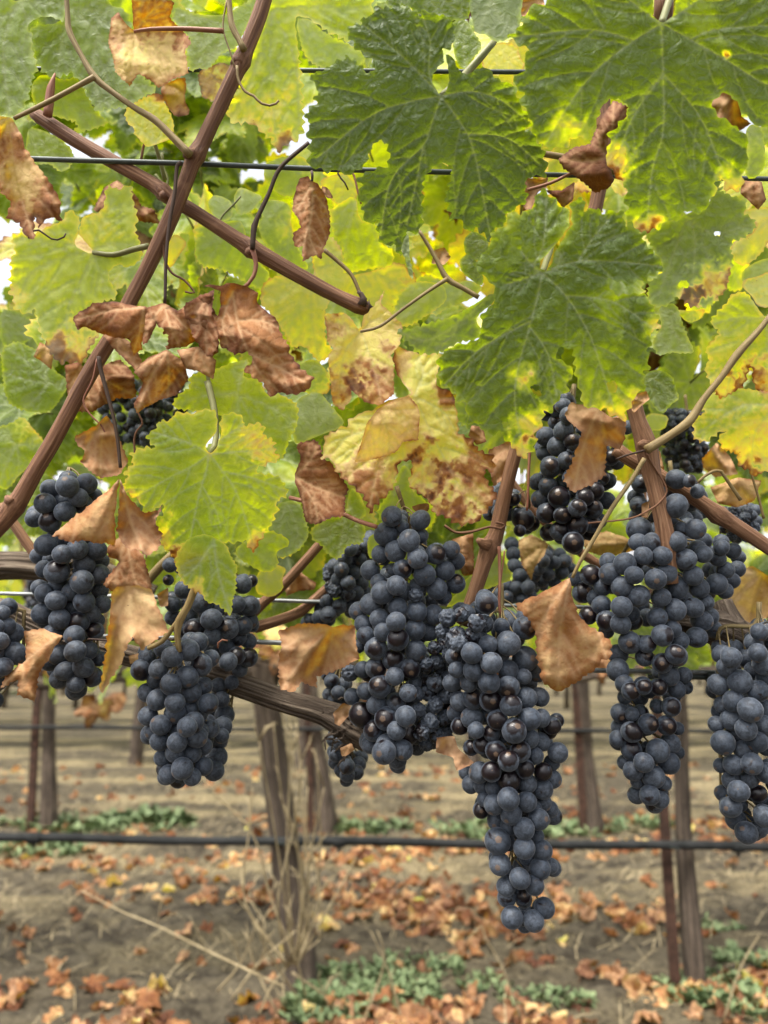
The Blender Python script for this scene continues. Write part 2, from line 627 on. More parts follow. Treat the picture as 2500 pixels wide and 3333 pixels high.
def serrate(p, amp, spacing, rng):
    """small pointed teeth along a closed outline, weaker close to the leaf base (origin)"""
    area = 0.5 * np.sum(p[:, 0] * np.roll(p[:, 1], -1) - np.roll(p[:, 0], -1) * p[:, 1])
    sgn = 1.0 if area > 0 else -1.0
    t = np.roll(p, -1, 0) - np.roll(p, 1, 0)
    t /= np.linalg.norm(t, axis=1)[:, None] + 1e-12
    nrm = np.stack([t[:, 1], -t[:, 0]], 1) * sgn
    s = np.concatenate([[0], np.cumsum(np.linalg.norm(np.diff(p, axis=0), axis=1))])
    ph, out, cur, a = 0.0, [], spacing, amp
    r = np.linalg.norm(p, axis=1)
    rm = r.max()
    start = 0.0
    for i in range(len(p)):
        if s[i] - start > cur:
            start = s[i]
            cur = spacing * rng.uniform(0.65, 1.35)
            a = amp * rng.uniform(0.5, 1.3)
        u = (s[i] - start) / cur
        tri = (u / 0.66) if u < 0.66 else (1 - u) / 0.34
        w = min(1.0, (r[i] / rm / 0.55)) ** 1.5
        out.append(p[i] + nrm[i] * (tri - 0.4) * a * w)
    return np.array(out)


def auto_mains(out, axis=None):
    r = np.linalg.norm(out, axis=1)
    if axis is None:
        k = np.argmax(r)
        axis = math.atan2(out[k, 1], out[k, 0])
    ang = np.arctan2(out[:, 1], out[:, 0]) - axis
    ang = (ang + math.pi) % (2 * math.pi) - math.pi
    mains = []
    for lo, hi in ((-16, 16), (26, 68), (-68, -26), (82, 140), (-140, -82)):
        k = (ang > R(lo)) & (ang < R(hi))
        if k.any():
            i = np.where(k)[0][np.argmax(r[k])]
            tip = out[i] * 0.97
            mid = tip * 0.5 + np.array([-tip[1], tip[0]]) * 0.04 * (1 if lo > 0 else -1)
            mains.append(np.array([[0, 0], mid, tip]))
    return mains


def vein_tree(mains, out, rng, scale):
    """primary veins with their smoothed paths, plus side veins branching off alternately"""
    prim, sec = [], []
    for m in mains:
        c, _ = catmull(np.concatenate([m, np.zeros((len(m), 1))], 1), scale * 0.03)
        c = c[:, :2]
        prim.append(c)
        s = np.concatenate([[0], np.cumsum(np.linalg.norm(np.diff(c, axis=0), axis=1))])
        L = s[-1]
        pos, side = 0.24 * L, rng.choice([-1, 1])
        while pos < 0.93 * L:
            p = np.array([np.interp(pos, s, c[:, 0]), np.interp(pos, s, c[:, 1])])
            p2 = np.array([np.interp(pos + L * .03, s, c[:, 0]), np.interp(pos + L * .03, s, c[:, 1])])
            t = (p2 - p) / (np.linalg.norm(p2 - p) + 1e-9)
            a = side * R(rng.uniform(42, 56))
            d = np.array([t[0] * math.cos(a) - t[1] * math.sin(a), t[0] * math.sin(a) + t[1] * math.cos(a)])
            ln = (L - pos) * 0.62 + 0.12 * L
            path, q = [p], p.copy()
            for _ in range(9):
                d = d + t * 0.09
                d /= np.linalg.norm(d)
                q = q + d * ln / 9
                path.append(q.copy())
            path = np.array(path)
            ok = inside(path, out)
            n = len(path) if ok[1:].all() else max(2, int(np.argmin(ok[1:])) + 1)
            if n >= 3:
                sec.append(path[:n])
            side = -side
            pos += L * rng.uniform(0.085, 0.13)
    return prim, sec


def blade(out2, mains, res, rng, scale, tooth=0.012, tooth_gap=0.05, wild=0.0):
    """triangulated flat blade inside an outline: P, faces, outline, vein fields"""
    out = resample_closed(out2 if tooth < 0.03 else chaikin(out2, 1), res * 0.8)
    if tooth > 0:
        out = serrate(out, tooth * scale, tooth_gap * scale, rng)
    if wild > 0:
        out = out + np.stack([vnoise(out / (0.06 * scale), 3), vnoise(out / (0.06 * scale), 9)], 1) * wild * scale
    if mains is None:
        mains = auto_mains(out)
    prim, sec = vein_tree(mains, out, rng, scale)
    lo, hi = out.min(0), out.max(0)
    xs = np.arange(lo[0], hi[0], res)
    ys = np.arange(lo[1], hi[1], res * 0.866)
    gx, gy = np.meshgrid(xs, ys)
    gx = gx + (np.arange(len(ys)) % 2)[:, None] * res * 0.5
    G = np.stack([gx.ravel(), gy.ravel()], 1)
    G += rng.uniform(-0.12, 0.12, G.shape) * res
    G = G[inside(G, out)]
    G = G[seg_dist(G, out, True) > res * 0.55]
    # vertices run along the veins so that they read as unbroken lines
    vp = []
    for c in prim + sec:
        s = np.concatenate([[0], np.cumsum(np.linalg.norm(np.diff(c, axis=0), axis=1))])
        t = np.arange(0, s[-1], res * 0.8)
        vp.append(np.stack([np.interp(t, s, c[:, 0]), np.interp(t, s, c[:, 1])], 1))
    if vp:
        vp = np.concatenate(vp)
        vp = vp[inside(vp, out)]
        vp = vp[seg_dist(vp, out, True) > res * 0.5]
        _, first = np.unique(np.round(vp / (res * 0.55)).astype(np.int64), axis=0, return_index=True)
        vp = vp[np.sort(first)]
        dv = np.full(len(G), 1e9)
        for k in range(0, len(vp), 128):
            dv = np.minimum(dv, np.sqrt(((G[:, None] - vp[None, k:k + 128]) ** 2).sum(2)).min(1))
        G = np.concatenate([G[dv > res * 0.62], vp])
    allp = [Vector(p) for p in np.concatenate([out, G])]
    r = delaunay_2d_cdt(allp, [], [list(range(len(out)))], 1, 1e-7, False)
    P = np.array([tuple(v) for v in r[0]])
    faces = np.array([tuple(f)[:3] for f in r[2]])
    faces = [tuple(f) for f in faces[inside(P[faces].mean(1), out)]]
    d1 = np.min([seg_dist(P, c) for c in prim], 0) if prim else np.full(len(P), 1.0)
    d2 = np.min([seg_dist(P, c) for c in sec], 0) if sec else np.full(len(P), 1.0)
    de = seg_dist(P, out, True)
    rr = np.linalg.norm(P, axis=1) / scale
    w1 = np.maximum(scale * (0.0075 - 0.0045 * np.clip(rr, 0, 1)) * (1 + 40 * wild), res * 0.5)
    w2 = max(scale * 0.0032, res * 0.42)
    vein = np.maximum(np.exp(-(d1 / w1) ** 2), 0.6 * np.exp(-(d2 / w2) ** 2))
    return P, faces, out, d1, d2, de, vein


def relief(P, d1, d2, de, scale, seed, pucker=1.0, curl=0.0, tilt=(0, 0), bend=(0, 0, 0), wave=0.0, crumple=0.0, creases=(), droop=0.0, fold=0.0):
    """height of the blade above its own plane"""
    x, y = P[:, 0] / scale, P[:, 1] / scale
    r = np.hypot(x, y)
    th = np.arctan2(y, x)
    h = tilt[0] * x + tilt[1] * y + bend[0] * x * x + bend[1] * y * y + bend[2] * x * y
    dm = np.minimum(d1, d2 * 1.6) / scale
    h = h + pucker * 0.016 * (1 - np.exp(-dm / 0.035)) - fold * 0.0
    h = h + fold * np.minimum(d1 / scale, 0.25)
    h = h + pucker * 0.006 * fbm(P / (scale * 0.05), seed, 2)
    h = h + wave * np.sin(5 * th + seed) * r * r + wave * 0.5 * np.sin(11 * th + 2 * seed) * r ** 3
    h = h + wave * 0.8 * fbm(P / (scale * 0.30), seed + 3, 2) * np.clip(r, 0, 1)
    h = h - droop * r ** 2
    h = h + 1.7 * curl * np.exp(-(de / scale) / 0.055) * (1 + vnoise(P / (scale * 0.35), seed + 9))
    if crumple:
        h = h + crumple * (0.20 * fbm(P / (scale * 0.55), seed + 7, 1, True) + 0.035 * fbm(P / (scale * 0.2), seed + 8, 2, True) + 0.006 * fbm(P / (scale * 0.05), seed + 5, 2))
    h = h * scale
    for (x1, y1, x2, y2, a, w) in creases:          # ridge (a>0) or valley (a<0) with flanks w wide, in blade metres
        c = np.array([[x1, y1], [x2, y2]])
        h = h + a * (1 - np.clip(seg_dist(P, c) / w, 0, 1))
    return h


def pcurve(px, r0, r1, name, mat, parent, seed=0, sides=7, step=0.004, rough=0.05):
    mb = MB()
    tube(mb, px, np.linspace(r0, r1, len(px)), sides, step, rough, 0, seed)
    return obj(name, mb.mesh(name), mat, parent)


LEAF_N = [0]


def traced_leaf(parent, crop, pts, base, d, age, dry=0.0, mains=None, label=None, res=0.0021, back=False, blobs=(),
                edge_age=0.12, edge_w=0.05, tooth=0.010, wild=0.0, stalk=None, stalk_mat=None, creases=(), seed=None, name='leaf', holes=(), **rl):
    """a leaf whose outline was measured in the photograph, built at its own distance with its own relief"""
    LEAF_N[0] += 1
    seed = LEAF_N[0] if seed is None else seed
    rng = np.random.default_rng(seed)
    o = src(crop, pts)
    b = src(crop, [base])[0]
    k = d / F
    loc = lambda a: np.stack([(a[:, 0] - b[0]) * k, -(a[:, 1] - b[1]) * k], 1)
    out = loc(o)
    scale = np.linalg.norm(out, axis=1).max()
    ms = None if mains is None else [loc(src(crop, m)) for m in mains]
    P, faces, ol, d1, d2, de, vein = blade(out, ms, res, rng, scale, tooth * (3.4 if dry < .4 else 3.0), 0.062, wild)
    cr = []
    for (x1, y1, x2, y2, a, w) in creases:
        q = loc(src(crop, [(x1, y1), (x2, y2)]))
        cr.append((q[0, 0], q[0, 1], q[1, 0], q[1, 1], a, w))
    h = relief(P, d1, d2, de, scale, seed, creases=cr, **rl)
    px = np.stack([b[0] + P[:, 0] / k, b[1] - P[:, 1] / k], 1)
    W = ats(px, d - h)
    B = np.array(at(b[0], b[1], d))
    ag = np.zeros(len(P)) + edge_age * np.exp(-(de / scale) / edge_w) * (0.6 + 0.6 * vnoise(P / (scale * 0.14), seed + 2))
    ag = ag + (0.10 if dry < .4 else 0.03) * np.exp(-(de / scale) / 0.010)
    for (bx, by, br, ba) in blobs:
        q = loc(src(crop, [(bx, by)]))[0]
        rr = np.hypot(P[:, 0] - q[0], P[:, 1] - q[1]) / (br / CROPS[crop][2] * k)
        rr = rr + 0.5 * fbm(P / (scale * 0.10), seed + 4, 2) + 0.35 * fbm(P / (scale * 0.03), seed + 14, 3)
        ag = ag + ba * np.clip(1.35 - rr, 0, 1) ** 0.7
    ag = ag - 0.05 * np.clip(1 - np.minimum(d1, d2) / (0.02 * scale), 0, 1) * (1 - dry)
    # gnaw holes
    if holes:
        keep = np.ones(len(P), bool)
        for (hx, hy, hr) in holes:
            q = loc(src(crop, [(hx, hy)]))[0]
            rr = np.hypot(P[:, 0] - q[0], P[:, 1] - q[1]) / (hr / CROPS[crop][2] * k) + 0.5 * fbm(P / (scale * 0.05), seed + 6, 2)
            keep &= rr > 1
        faces = [f for f in faces if all(keep[i] for i in f)]
    # make the upper face point towards the camera (or away for a leaf seen from below)
    f0 = faces[len(faces) // 2]
    nz = np.cross(P[f0[1]] - P[f0[0]], P[f0[2]] - P[f0[0]])
    if (nz > 0) == back:
        faces = [f[::-1] for f in faces]
    me = new_mesh(name, W - B, faces)
    attr(me, 'age', ag); attr(me, 'vein', vein)
    vattr(me, 'luv', np.concatenate([P, np.zeros((len(P), 1))], 1))
    lf = bpy.data.objects.new(name, me)
    me.materials.append(LEAF)
    COL.objects.link(lf)
    lf.location = B
    lf.parent = parent
    lf.matrix_parent_inverse = parent_inv(parent)
    lf.color = (age, dry, rng.uniform(), 1)
    if label: lf['label'] = label
    if stalk is not None:
        s = src(stalk[0], stalk[1])
        dd = stalk[2] if len(stalk) > 2 else d
        dd = np.linspace(d + 0.001, dd, len(s)) if len(stalk) > 2 else np.full(len(s), d + 0.002)
        r0, r1 = stalk[3] if len(stalk) > 3 else (0.0013, 0.0016)
        pcurve(ats(s, dd), r0, r1, 'petiole', stalk_mat or GPETIOLE, lf, seed)
    return lf


# ---- template leaves for the canopy (local frame: base at origin, tip along -Y, upper side +Z), unit length
HALF = [(0, 1.0), (8, .93), (16, .80), (23, .60), (29, .55), (36, .68), (44, .84), (52, .92), (58, .86), (68, .74), (78, .62),
        (88, .60), (98, .68), (108, .73), (118, .66), (130, .55), (143, .46), (156, .40), (168, .26), (176, .06)]


def template_leaf(name, res, seed, tooth=0.055, wild=0.0, stalk=True, **rl):
    rng = np.random.default_rng(seed)
    f = rng.uniform(0.9, 1.1, 4)
    pts = []
    for a, r in HALF:
        pts.append((a, r))
    deep = rng.uniform(0.75, 1.15)
    P = []
    for sgn in (1, -1):
        hl = pts if sgn == 1 else pts[::-1]
        for a, r in hl:
            if sgn == -1 and a == 0:
                continue
            rr = r * (1 + 0.10 * math.sin(a * 0.05 * sgn + seed * 1.7))
            if 20 < a < 34: rr *= deep
            th = R(-90 + sgn * a)
            P.append((rr * math.cos(th), rr * math.sin(th) * 1.0))
    out = np.array(P)
    mains = []
    for a, r in ((0, .95), (50, .86), (-50, .86), (106, .66), (-106, .66)):
        th = R(-90 + a)
        tip = np.array([math.cos(th), math.sin(th)]) * r
        mid = tip * 0.5 + np.array([-tip[1], tip[0]]) * 0.05 * (1 if a > 0 else -1 if a < 0 else 0)
        mains.append(np.array([[0, 0], mid, tip]))
    V, faces, ol, d1, d2, de, vein = blade(out, mains, res, rng, 1.0, tooth, 0.11, wild)
    h = relief(V, d1, d2, de, 1.0, seed, **rl)
    f0 = faces[0]
    if np.cross(V[f0[1]] - V[f0[0]], V[f0[2]] - V[f0[0]]) < 0:
        faces = [g[::-1] for g in faces]
    W = np.concatenate([V, h[:, None]], 1)
    nblade = len(W)
    allv, allf = [W], list(faces)
    me_mat = [0] * len(faces)
    if stalk:
        mb = MB()
        tube(mb, [(0, -0.02, h[np.argmin(np.hypot(V[:, 0], V[:, 1]))] - 0.005), (0.02, 0.15, -0.10), (0.03, 0.32, -0.26), (0.0, 0.5, -0.45)], [0.014, 0.014, 0.016, 0.02], 5, 0.12)
        allv.append(mb.v[0])
        for g in mb.f:
            allf.append(tuple(i + nblade for i in g)); me_mat.append(1)
    A = np.concatenate(allv)
    me = new_mesh(name, A, allf)
    n = len(A)
    ag = np.zeros(n); ag[:nblade] = 0.08 * np.exp(-de / 0.02) + 0.16 * np.exp(-de / 0.07) * (0.6 + 0.8 * vnoise(V / 0.2, seed)) + 0.12 * np.clip(fbm(V / 0.4, seed + 3, 2), -1, 1)
    ve = np.zeros(n); ve[:nblade] = vein
    lu = np.zeros((n, 3)); lu[:nblade, :2] = V * 0.1
    attr(me, 'age', ag); attr(me, 'vein', ve); vattr(me, 'luv', lu); vattr(me, 'tuv', A * 0.1)
    me.materials.append(LEAF); me.materials.append(GPETIOLE)
    me.polygons.foreach_set('material_index', me_mat)
    return me


MID_GREEN = [template_leaf('leaf', 0.030, 100 + i, wave=0.05 + 0.03 * (i % 3), bend=(-0.15 + .12 * (i % 4), -0.16 - .1 * (i % 2), 0.1 * (i % 3 - 1)), droop=0.05 * (i % 3), fold=0.15 * (i % 3)) for i in range(7)]
MID_DRY = [template_leaf('leaf', 0.04, 200 + i, wave=0.10, bend=(0.5 - .3 * i, -0.35 + .15 * i, 0.3 * (i - 1)), crumple=1.7, fold=0.5 if i % 2 else -0.7, wild=0.03) for i in range(4)]
LOW_GREEN = [template_leaf('leaf', 0.11, 300 + i, tooth=0.06, wave=0.08, bend=(-0.2 + .12 * i, -0.2, 0), droop=0.06 * i, fold=0.2, stalk=False) for i in range(4)]
LOW_DRY = [template_leaf('leaf', 0.085, 400 + i, tooth=0.05, wave=0.12, bend=(0.6 - .4 * i, -0.3, 0.3), crumple=1.4, fold=-0.5, wild=0.04, stalk=False) for i in range(4)]


def leaf_rot(face_dir, tip_dir):
    """rotation taking +Z to the way the upper side faces and -Y to the way the tip hangs"""
    z = Vector(face_dir).normalized()
    y = -(Vector(tip_dir) - z * Vector(tip_dir).dot(z))
    if y.length < 1e-4:
        y = z.orthogonal()
    y.normalize()
    x = y.cross(z)
    return Matrix((x, y, z)).transposed()


def place_leaf(me, parent, loc, size, face, tip, age, dry, label=None, name='leaf', pinv=None):
    o = bpy.data.objects.new(name, me)
    COL.objects.link(o)
    o.matrix_basis = Matrix.Translation(loc) @ leaf_rot(face, tip).to_4x4() @ Matrix.Scale(size, 4)
    if parent is not None:
        o.parent = parent
        o.matrix_parent_inverse = parent_inv(parent) if pinv is None else pinv
    o.color = (age, dry, random.random(), 1)
    if label: o['label'] = label
    return o


# ================================================================ GROUND
def axis_coords(lo, hi, f0, f1, fine, coarse_n):
    a = np.arange(f0, f1, fine)
    l_ = f0 - np.geomspace(fine, f0 - lo, coarse_n)[::-1]
    r_ = f1 + np.geomspace(fine, hi - f1, coarse_n)
    return np.concatenate([l_, a, r_])


gx = axis_coords(-140, 140, -1.9, 1.9, 0.03, 26)
gy = axis_coords(-20, 260, 1.6, 5.4, 0.03, 30)
GX, GY = np.meshgrid(gx, gy)
gp = np.stack([GX.ravel(), GY.ravel()], 1)
fade = np.clip(1.2 - np.maximum(np.abs(gp[:, 0]) - 2, np.maximum(1.6 - gp[:, 1], gp[:, 1] - 5.4)) * 0.25, 0.0, 1.0)


def ground_z(p):
    return fade_of(p) * (0.016 * fbm(p / 0.55, 21, 3) + 0.013 * fbm(p / 0.09, 22, 3, True) - 0.005)


def fade_of(p):
    return np.clip(1.2 - np.maximum(np.abs(p[:, 0]) - 2, np.maximum(1.6 - p[:, 1], p[:, 1] - 5.4)) * 0.25, 0.0, 1.0)


gz = ground_z(gp)
ny, nx = GX.shape
gf = [(j * nx + i, j * nx + i + 1, (j + 1) * nx + i + 1, (j + 1) * nx + i) for j in range(ny - 1) for i in range(nx - 1)]
ground = tag(obj('ground', new_mesh('ground', np.concatenate([gp, gz[:, None]], 1), gf), SOIL), kind='structure')


def gpoint(x, y):
    return Vector((x, y, float(ground_z(np.array([[x, y]]))[0])))


# ---------------------------------------------------------------- fallen leaves
def leaf_density(x, y):
    row = max(math.exp(-((y - k) / 0.21) ** 2) for k in (2.25, 3.10, 3.92, 4.5, 6.9))
    n = float(fbm(np.array([[x / 0.45, y / 0.22]]), 41, 2)[0])
    return max(0.02, min(1.0, 0.012 + 0.26 * row + 0.60 * n * (0.22 + row)))


fl_kinds = [('curled orange brown', 0.87, 0.04), ('pale tan', 0.80, 0.03),
            ('dark red brown', 0.95, 0.04), ('yellow', 0.58, 0.03)]
n_fl, tries = 0, 0
litter = MB()
litter_age = []
while tries < 16000:
    tries += 1
    y = 2.12 + 4.6 * random.random() ** 1.4
    x = random.uniform(-0.62, 0.62) * y
    if random.random() > leaf_density(x, y):
        continue
    p = gpoint(x, y)
    kk = random.choices((0, 1, 2, 3), (0.40, 0.33, 0.26, 0.01))[0]
    a = random.uniform(0, 6.28)
    tip = (math.cos(a), math.sin(a), 0)
    face = (random.gauss(0, 0.45), random.gauss(0, 0.45), 1 if random.random() < 0.75 else -1)
    size = random.choice((random.uniform(0.022, 0.04), random.uniform(0.030, 0.052), random.uniform(0.036, 0.060)))
    if n_fl < 285 and y < 3.8:
        lb, ag, sp = fl_kinds[kk]
        o = place_leaf(random.choice(LOW_DRY), None, p + Vector((0, 0, 0.010)), size, face, tip, random.gauss(ag, sp), 1.0, name='fallen_leaf')
        tx = -.252 - .02 * (y - 2.42)
        side = 'left of the thick trunk' if x < tx * y / 2.42 else 'between trunk and longest bunch' if x < .13 * y else 'between longest bunch and rusty stake' if x < .345 * y else 'right of the rusty stake'
        row_ = 'at the bottom edge' if y < 2.42 else 'on bare soil' if y < 3.45 else 'just below the hose'
        lb = fl_kinds[kk][0] + ' fallen leaf ' + row_ + ', ' + side
        tag(o, lb, 'fallen leaf', 'fallen leaves: ' + lb)
        n_fl += 1
    elif tries > 900 and len(litter_age) < 1500:
        me = random.choice(LOW_DRY)
        co = np.zeros(len(me.vertices) * 3, np.float32)
        me.vertices.foreach_get('co', co)
        co = co.reshape(-1, 3) * size
        M = np.array(leaf_rot(face, tip))
        litter.add(co @ M.T + np.array(p) + [0, 0, 0.008], [tuple(f.vertices) for f in me.polygons], np.tile([random.gauss(fl_kinds[kk][1], .07), 0, 0], (len(co), 1)))
        litter_age.append(1)
lme = litter.mesh('leaf_litter')
lu = np.concatenate(litter.uv)
attr(lme, 'age', lu[:, 0]); attr(lme, 'vein', np.zeros(len(lu))); vattr(lme, 'luv', np.concatenate(litter.v) * 0.6)
lo = obj('leaf_litter', lme, LEAF)
lo.color = (0, 1, 0.3, 1)
tag(lo, kind='stuff')

# ---------------------------------------------------------------- straw and weeds
st = MB()
for k in range(8000):
    y = 1.8 + 6.0 * random.random() ** 1.3
    x = random.uniform(-0.62, 0.62) * y
    if random.random() > 0.25 + 0.75 * min(1, max(0, (y - 2.3) / 1.6)):
        continue
    p = gpoint(x, y)
    a = random.uniform(0, 6.28)
    L = random.uniform(0.03, 0.12)
    e = p + Vector((math.cos(a) * L, math.sin(a) * L, random.uniform(0.0, 0.05)))
    w = Vector((-math.sin(a), math.cos(a), 0.3)) * random.uniform(0.0006, 0.0016)
    m_ = (p + e) / 2 + Vector((0, 0, 0.012))
    z = Vector((0, 0, 0.004))
    st.add([p - w + z, p + w + z, m_ + w, m_ - w, e + z], [(0, 1, 2, 3), (3, 2, 4)])
tag(obj('dry_grass', st.mesh('dry_grass'), STRAW), kind='stuff')

wd = MB()


def weed_patch(cx, cy, rx, ry, n, hgt):
    n = int(n * .62)
    for k in range(n):
        a, r = random.uniform(0, 6.28), math.sqrt(random.random())
        q = gpoint(cx + rx * r * math.cos(a), cy + ry * r * math.sin(a))
        for j in range(7):
            b = random.uniform(0, 6.28)
            el = random.uniform(0.2, 1.2)
            L = random.uniform(0.4, 1.0) * hgt
            t = Vector((math.cos(b) * math.cos(el), math.sin(b) * math.cos(el), math.sin(el)))
            s = t.cross(Vector((0, 0, 1))).normalized() * L * random.uniform(0.10, 0.24)
            q0 = q + Vector((random.gauss(0, .006), random.gauss(0, .006), 0))
            m_ = q0 + t * L * 0.55 + Vector((0, 0, 0.1 * L))
            e = q0 + t * L - Vector((0, 0, 0.15 * L))
            wd.add([q0, m_ + s, e, m_ - s], [(0, 1, 2), (0, 2, 3)])


def gxy(dx, dy):
    """ground point seen at overview position dx, dy"""
    q = src('D', [(dx, dy)])[0]
    v = (at(q[0], q[1], 1.0) - CAM)
    t = -CAM.z / v.z
    return CAM.x + v.x * t, CAM.y + v.y * t


for (dx, dy, rx, ry, n, h_) in ((790, 2150, .20, .16, 240, .05), (900, 2105, .14, .10, 110, .045), (700, 2190, .12, .10, 90, .05), (1560, 2150, .17, .14, 190, .055), (1180, 2160, .14, .07, 60, .04),
                               (200, 1790, .55, .16, 170, .085), (60, 1840, .30, .13, 110, .07), (320, 1780, .25, .12, 80, .11), (1110, 1800, .42, .22, 190, .09), (780, 1790, .3, .12, 80, .08),
                               (1330, 1790, .35, .15, 90, .08), (1540, 2010, .10, .08, 40, .04), (10, 1500, .5, .2, 60, .12), (1050, 2130, .08, .05, 36, .04), (1620, 2080, .1, .07, 50, .05)):
    x, y = gxy(dx, dy)
    weed_patch(x, y, rx, ry, n, h_)
tag(obj('weeds', wd.mesh('weeds'), WEED), kind='stuff')


# ================================================================ ROWS BEHIND
def canopy_leaf_params(r):
    u = r.random()
    if u < 0.58: return r.gauss(0.17, 0.07), 0.0
    if u < 0.88: return r.gauss(0.32, 0.06), 0.0
    if u < 0.945: return r.gauss(0.52, 0.05), 0.25
    return r.gauss(0.84, 0.07), 1.0


def back_vine(x, y, lean, n, label, group, z0=0.86, z1=2.05, depth=0.30, span=0.62, tr=0.032, base_w=1.0, ncane=6, lod=None, leaf_size=(0.055, 0.09)):
    g = gpoint(x, y)
    root = empty('grapevine', g, label, 'grapevine', group)
    s = int(abs(x) * 100 + y * 1000)
    mb = MB()
    tube(mb, [g + Vector((0.0, 0, -0.05)), g + Vector((0.01, 0, .05)), g + Vector((lean * .45, 0.01, .4)), g + Vector((lean, 0, .82)), g + Vector((lean, 0, .90))],
         [tr * 1.35 * base_w, tr * 1.2 * base_w, tr, tr * .95, tr * 1.1], 30, 0.012, 0.26, 7, s)
    obj('trunk', mb.mesh('trunk'), TRUNK, root)
    top = g + Vector((lean, 0, .87))
    for sx in (-1, 1):
        mb = MB()
        tube(mb, [top, top + Vector((sx * .12, 0, .03)), top + Vector((sx * .35, .01, .0)), top + Vector((sx * span, 0, .02))], [tr * .8, tr * .62, tr * .52, tr * .4], 12, 0.025, 0.15, 4, s + 2)
        obj('cordon', mb.mesh('cordon'), TRUNK, root)
    rr = random.Random(s)
    tips = []
    for k in range(ncane):
        cx = -span + 2 * span * (k + .5) / ncane + rr.uniform(-.05, .05)
        b = top + Vector((cx, 0, .02))
        e = b + Vector((rr.uniform(-.15, .15), rr.uniform(-.12, .12), z1 - .95 - rr.uniform(0, .25)))
        m_ = (b + e) / 2 + Vector((rr.uniform(-.06, .06), rr.uniform(-.05, .05), 0))
        mb = MB()
        tube(mb, [b, m_, e], [.0052, .0045, .0025], 6, 0.08)
        obj('cane', mb.mesh('cane'), CANE, root)
    pinv = parent_inv(root)
    for k in range(n):
        z = z0 + (z1 - z0) * (rr.random() ** 0.85) + (rr.gauss(0, .05))
        w = depth * (1.0 - 0.35 * abs((z - z0) / (z1 - z0) - 0.4))
        p = Vector((g.x + lean + rr.uniform(-span, span), y + rr.uniform(-w, w), z))
        fy = -1 if rr.random() < 0.62 else 1
        face = Vector((rr.gauss(0, .5), fy * rr.uniform(.25, 1.0), rr.uniform(0.15, 1.0)))
        tip = Vector((rr.gauss(0, .45), fy * rr.uniform(0, .4), -1))
        ag, dr = canopy_leaf_params(rr)
        low = z < z0 + 0.12
        if low and rr.random() < .4: ag, dr = rr.gauss(.84, .06), 1.0
        src_ = (MID_DRY if dr > .5 else MID_GREEN) if lod == 'mid' else (LOW_DRY if dr > .5 else LOW_GREEN)
        place_leaf(rr.choice(src_), root, p, rr.uniform(*leaf_size), face, tip, ag, dr, 'dry brown leaf' if dr > .5 else None, pinv=pinv)
    return root


YB, YC, YD = 2.42, 4.38, 6.8
ROW2 = 'vines of the row behind the near grapes'
ROW3 = 'vines of the third row'
back_vine(-0.252, YB, -0.112, 185, 'grapevine whose thick trunk stands behind the tall dry grass stalks', None, tr=0.042, base_w=0.85)
back_vine(0.888, YB, 0.015, 170, 'grapevine with pale trunk tied beside a dark rusty stake at the right', None, tr=0.023)
back_vine(-1.42, YB, 0.02, 130, 'grapevine at the left edge with its trunk out of view, pale green leaves', None, z1=2.0)
back_vine(2.05, YB, 0.02, 60, 'grapevine beyond the right edge with only leaves in view', None)
back_vine(-1.82, YC, -0.05, 85, 'far grapevine with dark trunk beside a thin stake at left', None, tr=0.034, base_w=1.1)
back_vine(-0.323, YC, -0.09, 85, 'far grapevine with dark trunk just behind the dry grass stalks', None, tr=0.038, base_w=1.2)
back_vine(1.12, YC, -0.03, 85, 'far grapevine with straight dark trunk between two grape bunches', None, tr=0.041, base_w=1.05)
back_vine(2.5, YC, 0.0, 60, 'far grapevine at right hidden behind the hanging bunches', None, tr=0.04)
FAR = {-2.12: 'distant grapevine with dark trunk below the lower left bunch', -0.7: 'distant grapevine standing straight behind the thick trunk', 0.75: 'distant grapevine behind the gap beside the longest bunch', 2.1: 'distant grapevine behind the two-shouldered bunch', 3.3: 'distant grapevine at the right edge'}
for i, x in enumerate(FAR):
    back_vine(x, YD, random.uniform(-.05, .05), 55, FAR[x], 'distant vines of the fourth row', tr=0.050, ncane=3, leaf_size=(.07, .11))
# rows further off read as one mass
far = MB(); fart = MB()
for yy in (8.0, 10.5, 13.5, 17.5, 23, 30, 40):
    nl = 900
    for k in range(nl):
        x = random.uniform(-.75, .75) * yy
        z = random.uniform(.8, 2.0)
        me = random.choice(LOW_GREEN)
        sz = random.uniform(.10, .20) * (1 + yy / 30)
        a = random.uniform(0, 6.28)
        u = Vector((math.cos(a), random.uniform(-.4, .4), math.sin(a))) * sz
        v = Vector((-math.sin(a), random.uniform(-.4, .4), math.cos(a))) * sz * .8
        c = Vector((x, yy + random.uniform(-.3, .3), z))
        far.add([c - u, c - v * .8, c + u * .8, c + v], [(0, 1, 2, 3)], np.tile([random.gauss(.3, .12), 0, 0], (4, 1)))
    for k in range(int(1.5 * yy / 1.2) if yy > 12 else 0):
        x = -.75 * yy + k * 1.2 + random.uniform(-.2, .2)
        tube(fart, [(x, yy, -.02), (x + .02, yy, .5), (x, yy, .95)], [.05, .04, .045], 6, 0.3)
fme = far.mesh('far_vine_rows', True)
fu = np.concatenate(far.uv)
isl = np.zeros(len(fu)); 
attr(fme, 'age', np.clip(fu[:, 0], 0, 1)); attr(fme, 'vein', isl); vattr(fme, 'luv', np.concatenate(far.v) * .1)
fo = obj('far_vine_rows', fme, LEAF); fo.color = (0, 0, .4, 1)
tag(fo, kind='stuff')
tag(obj('far_vine_trunks', fart.mesh('far_vine_trunks'), TRUNK), kind='stuff')


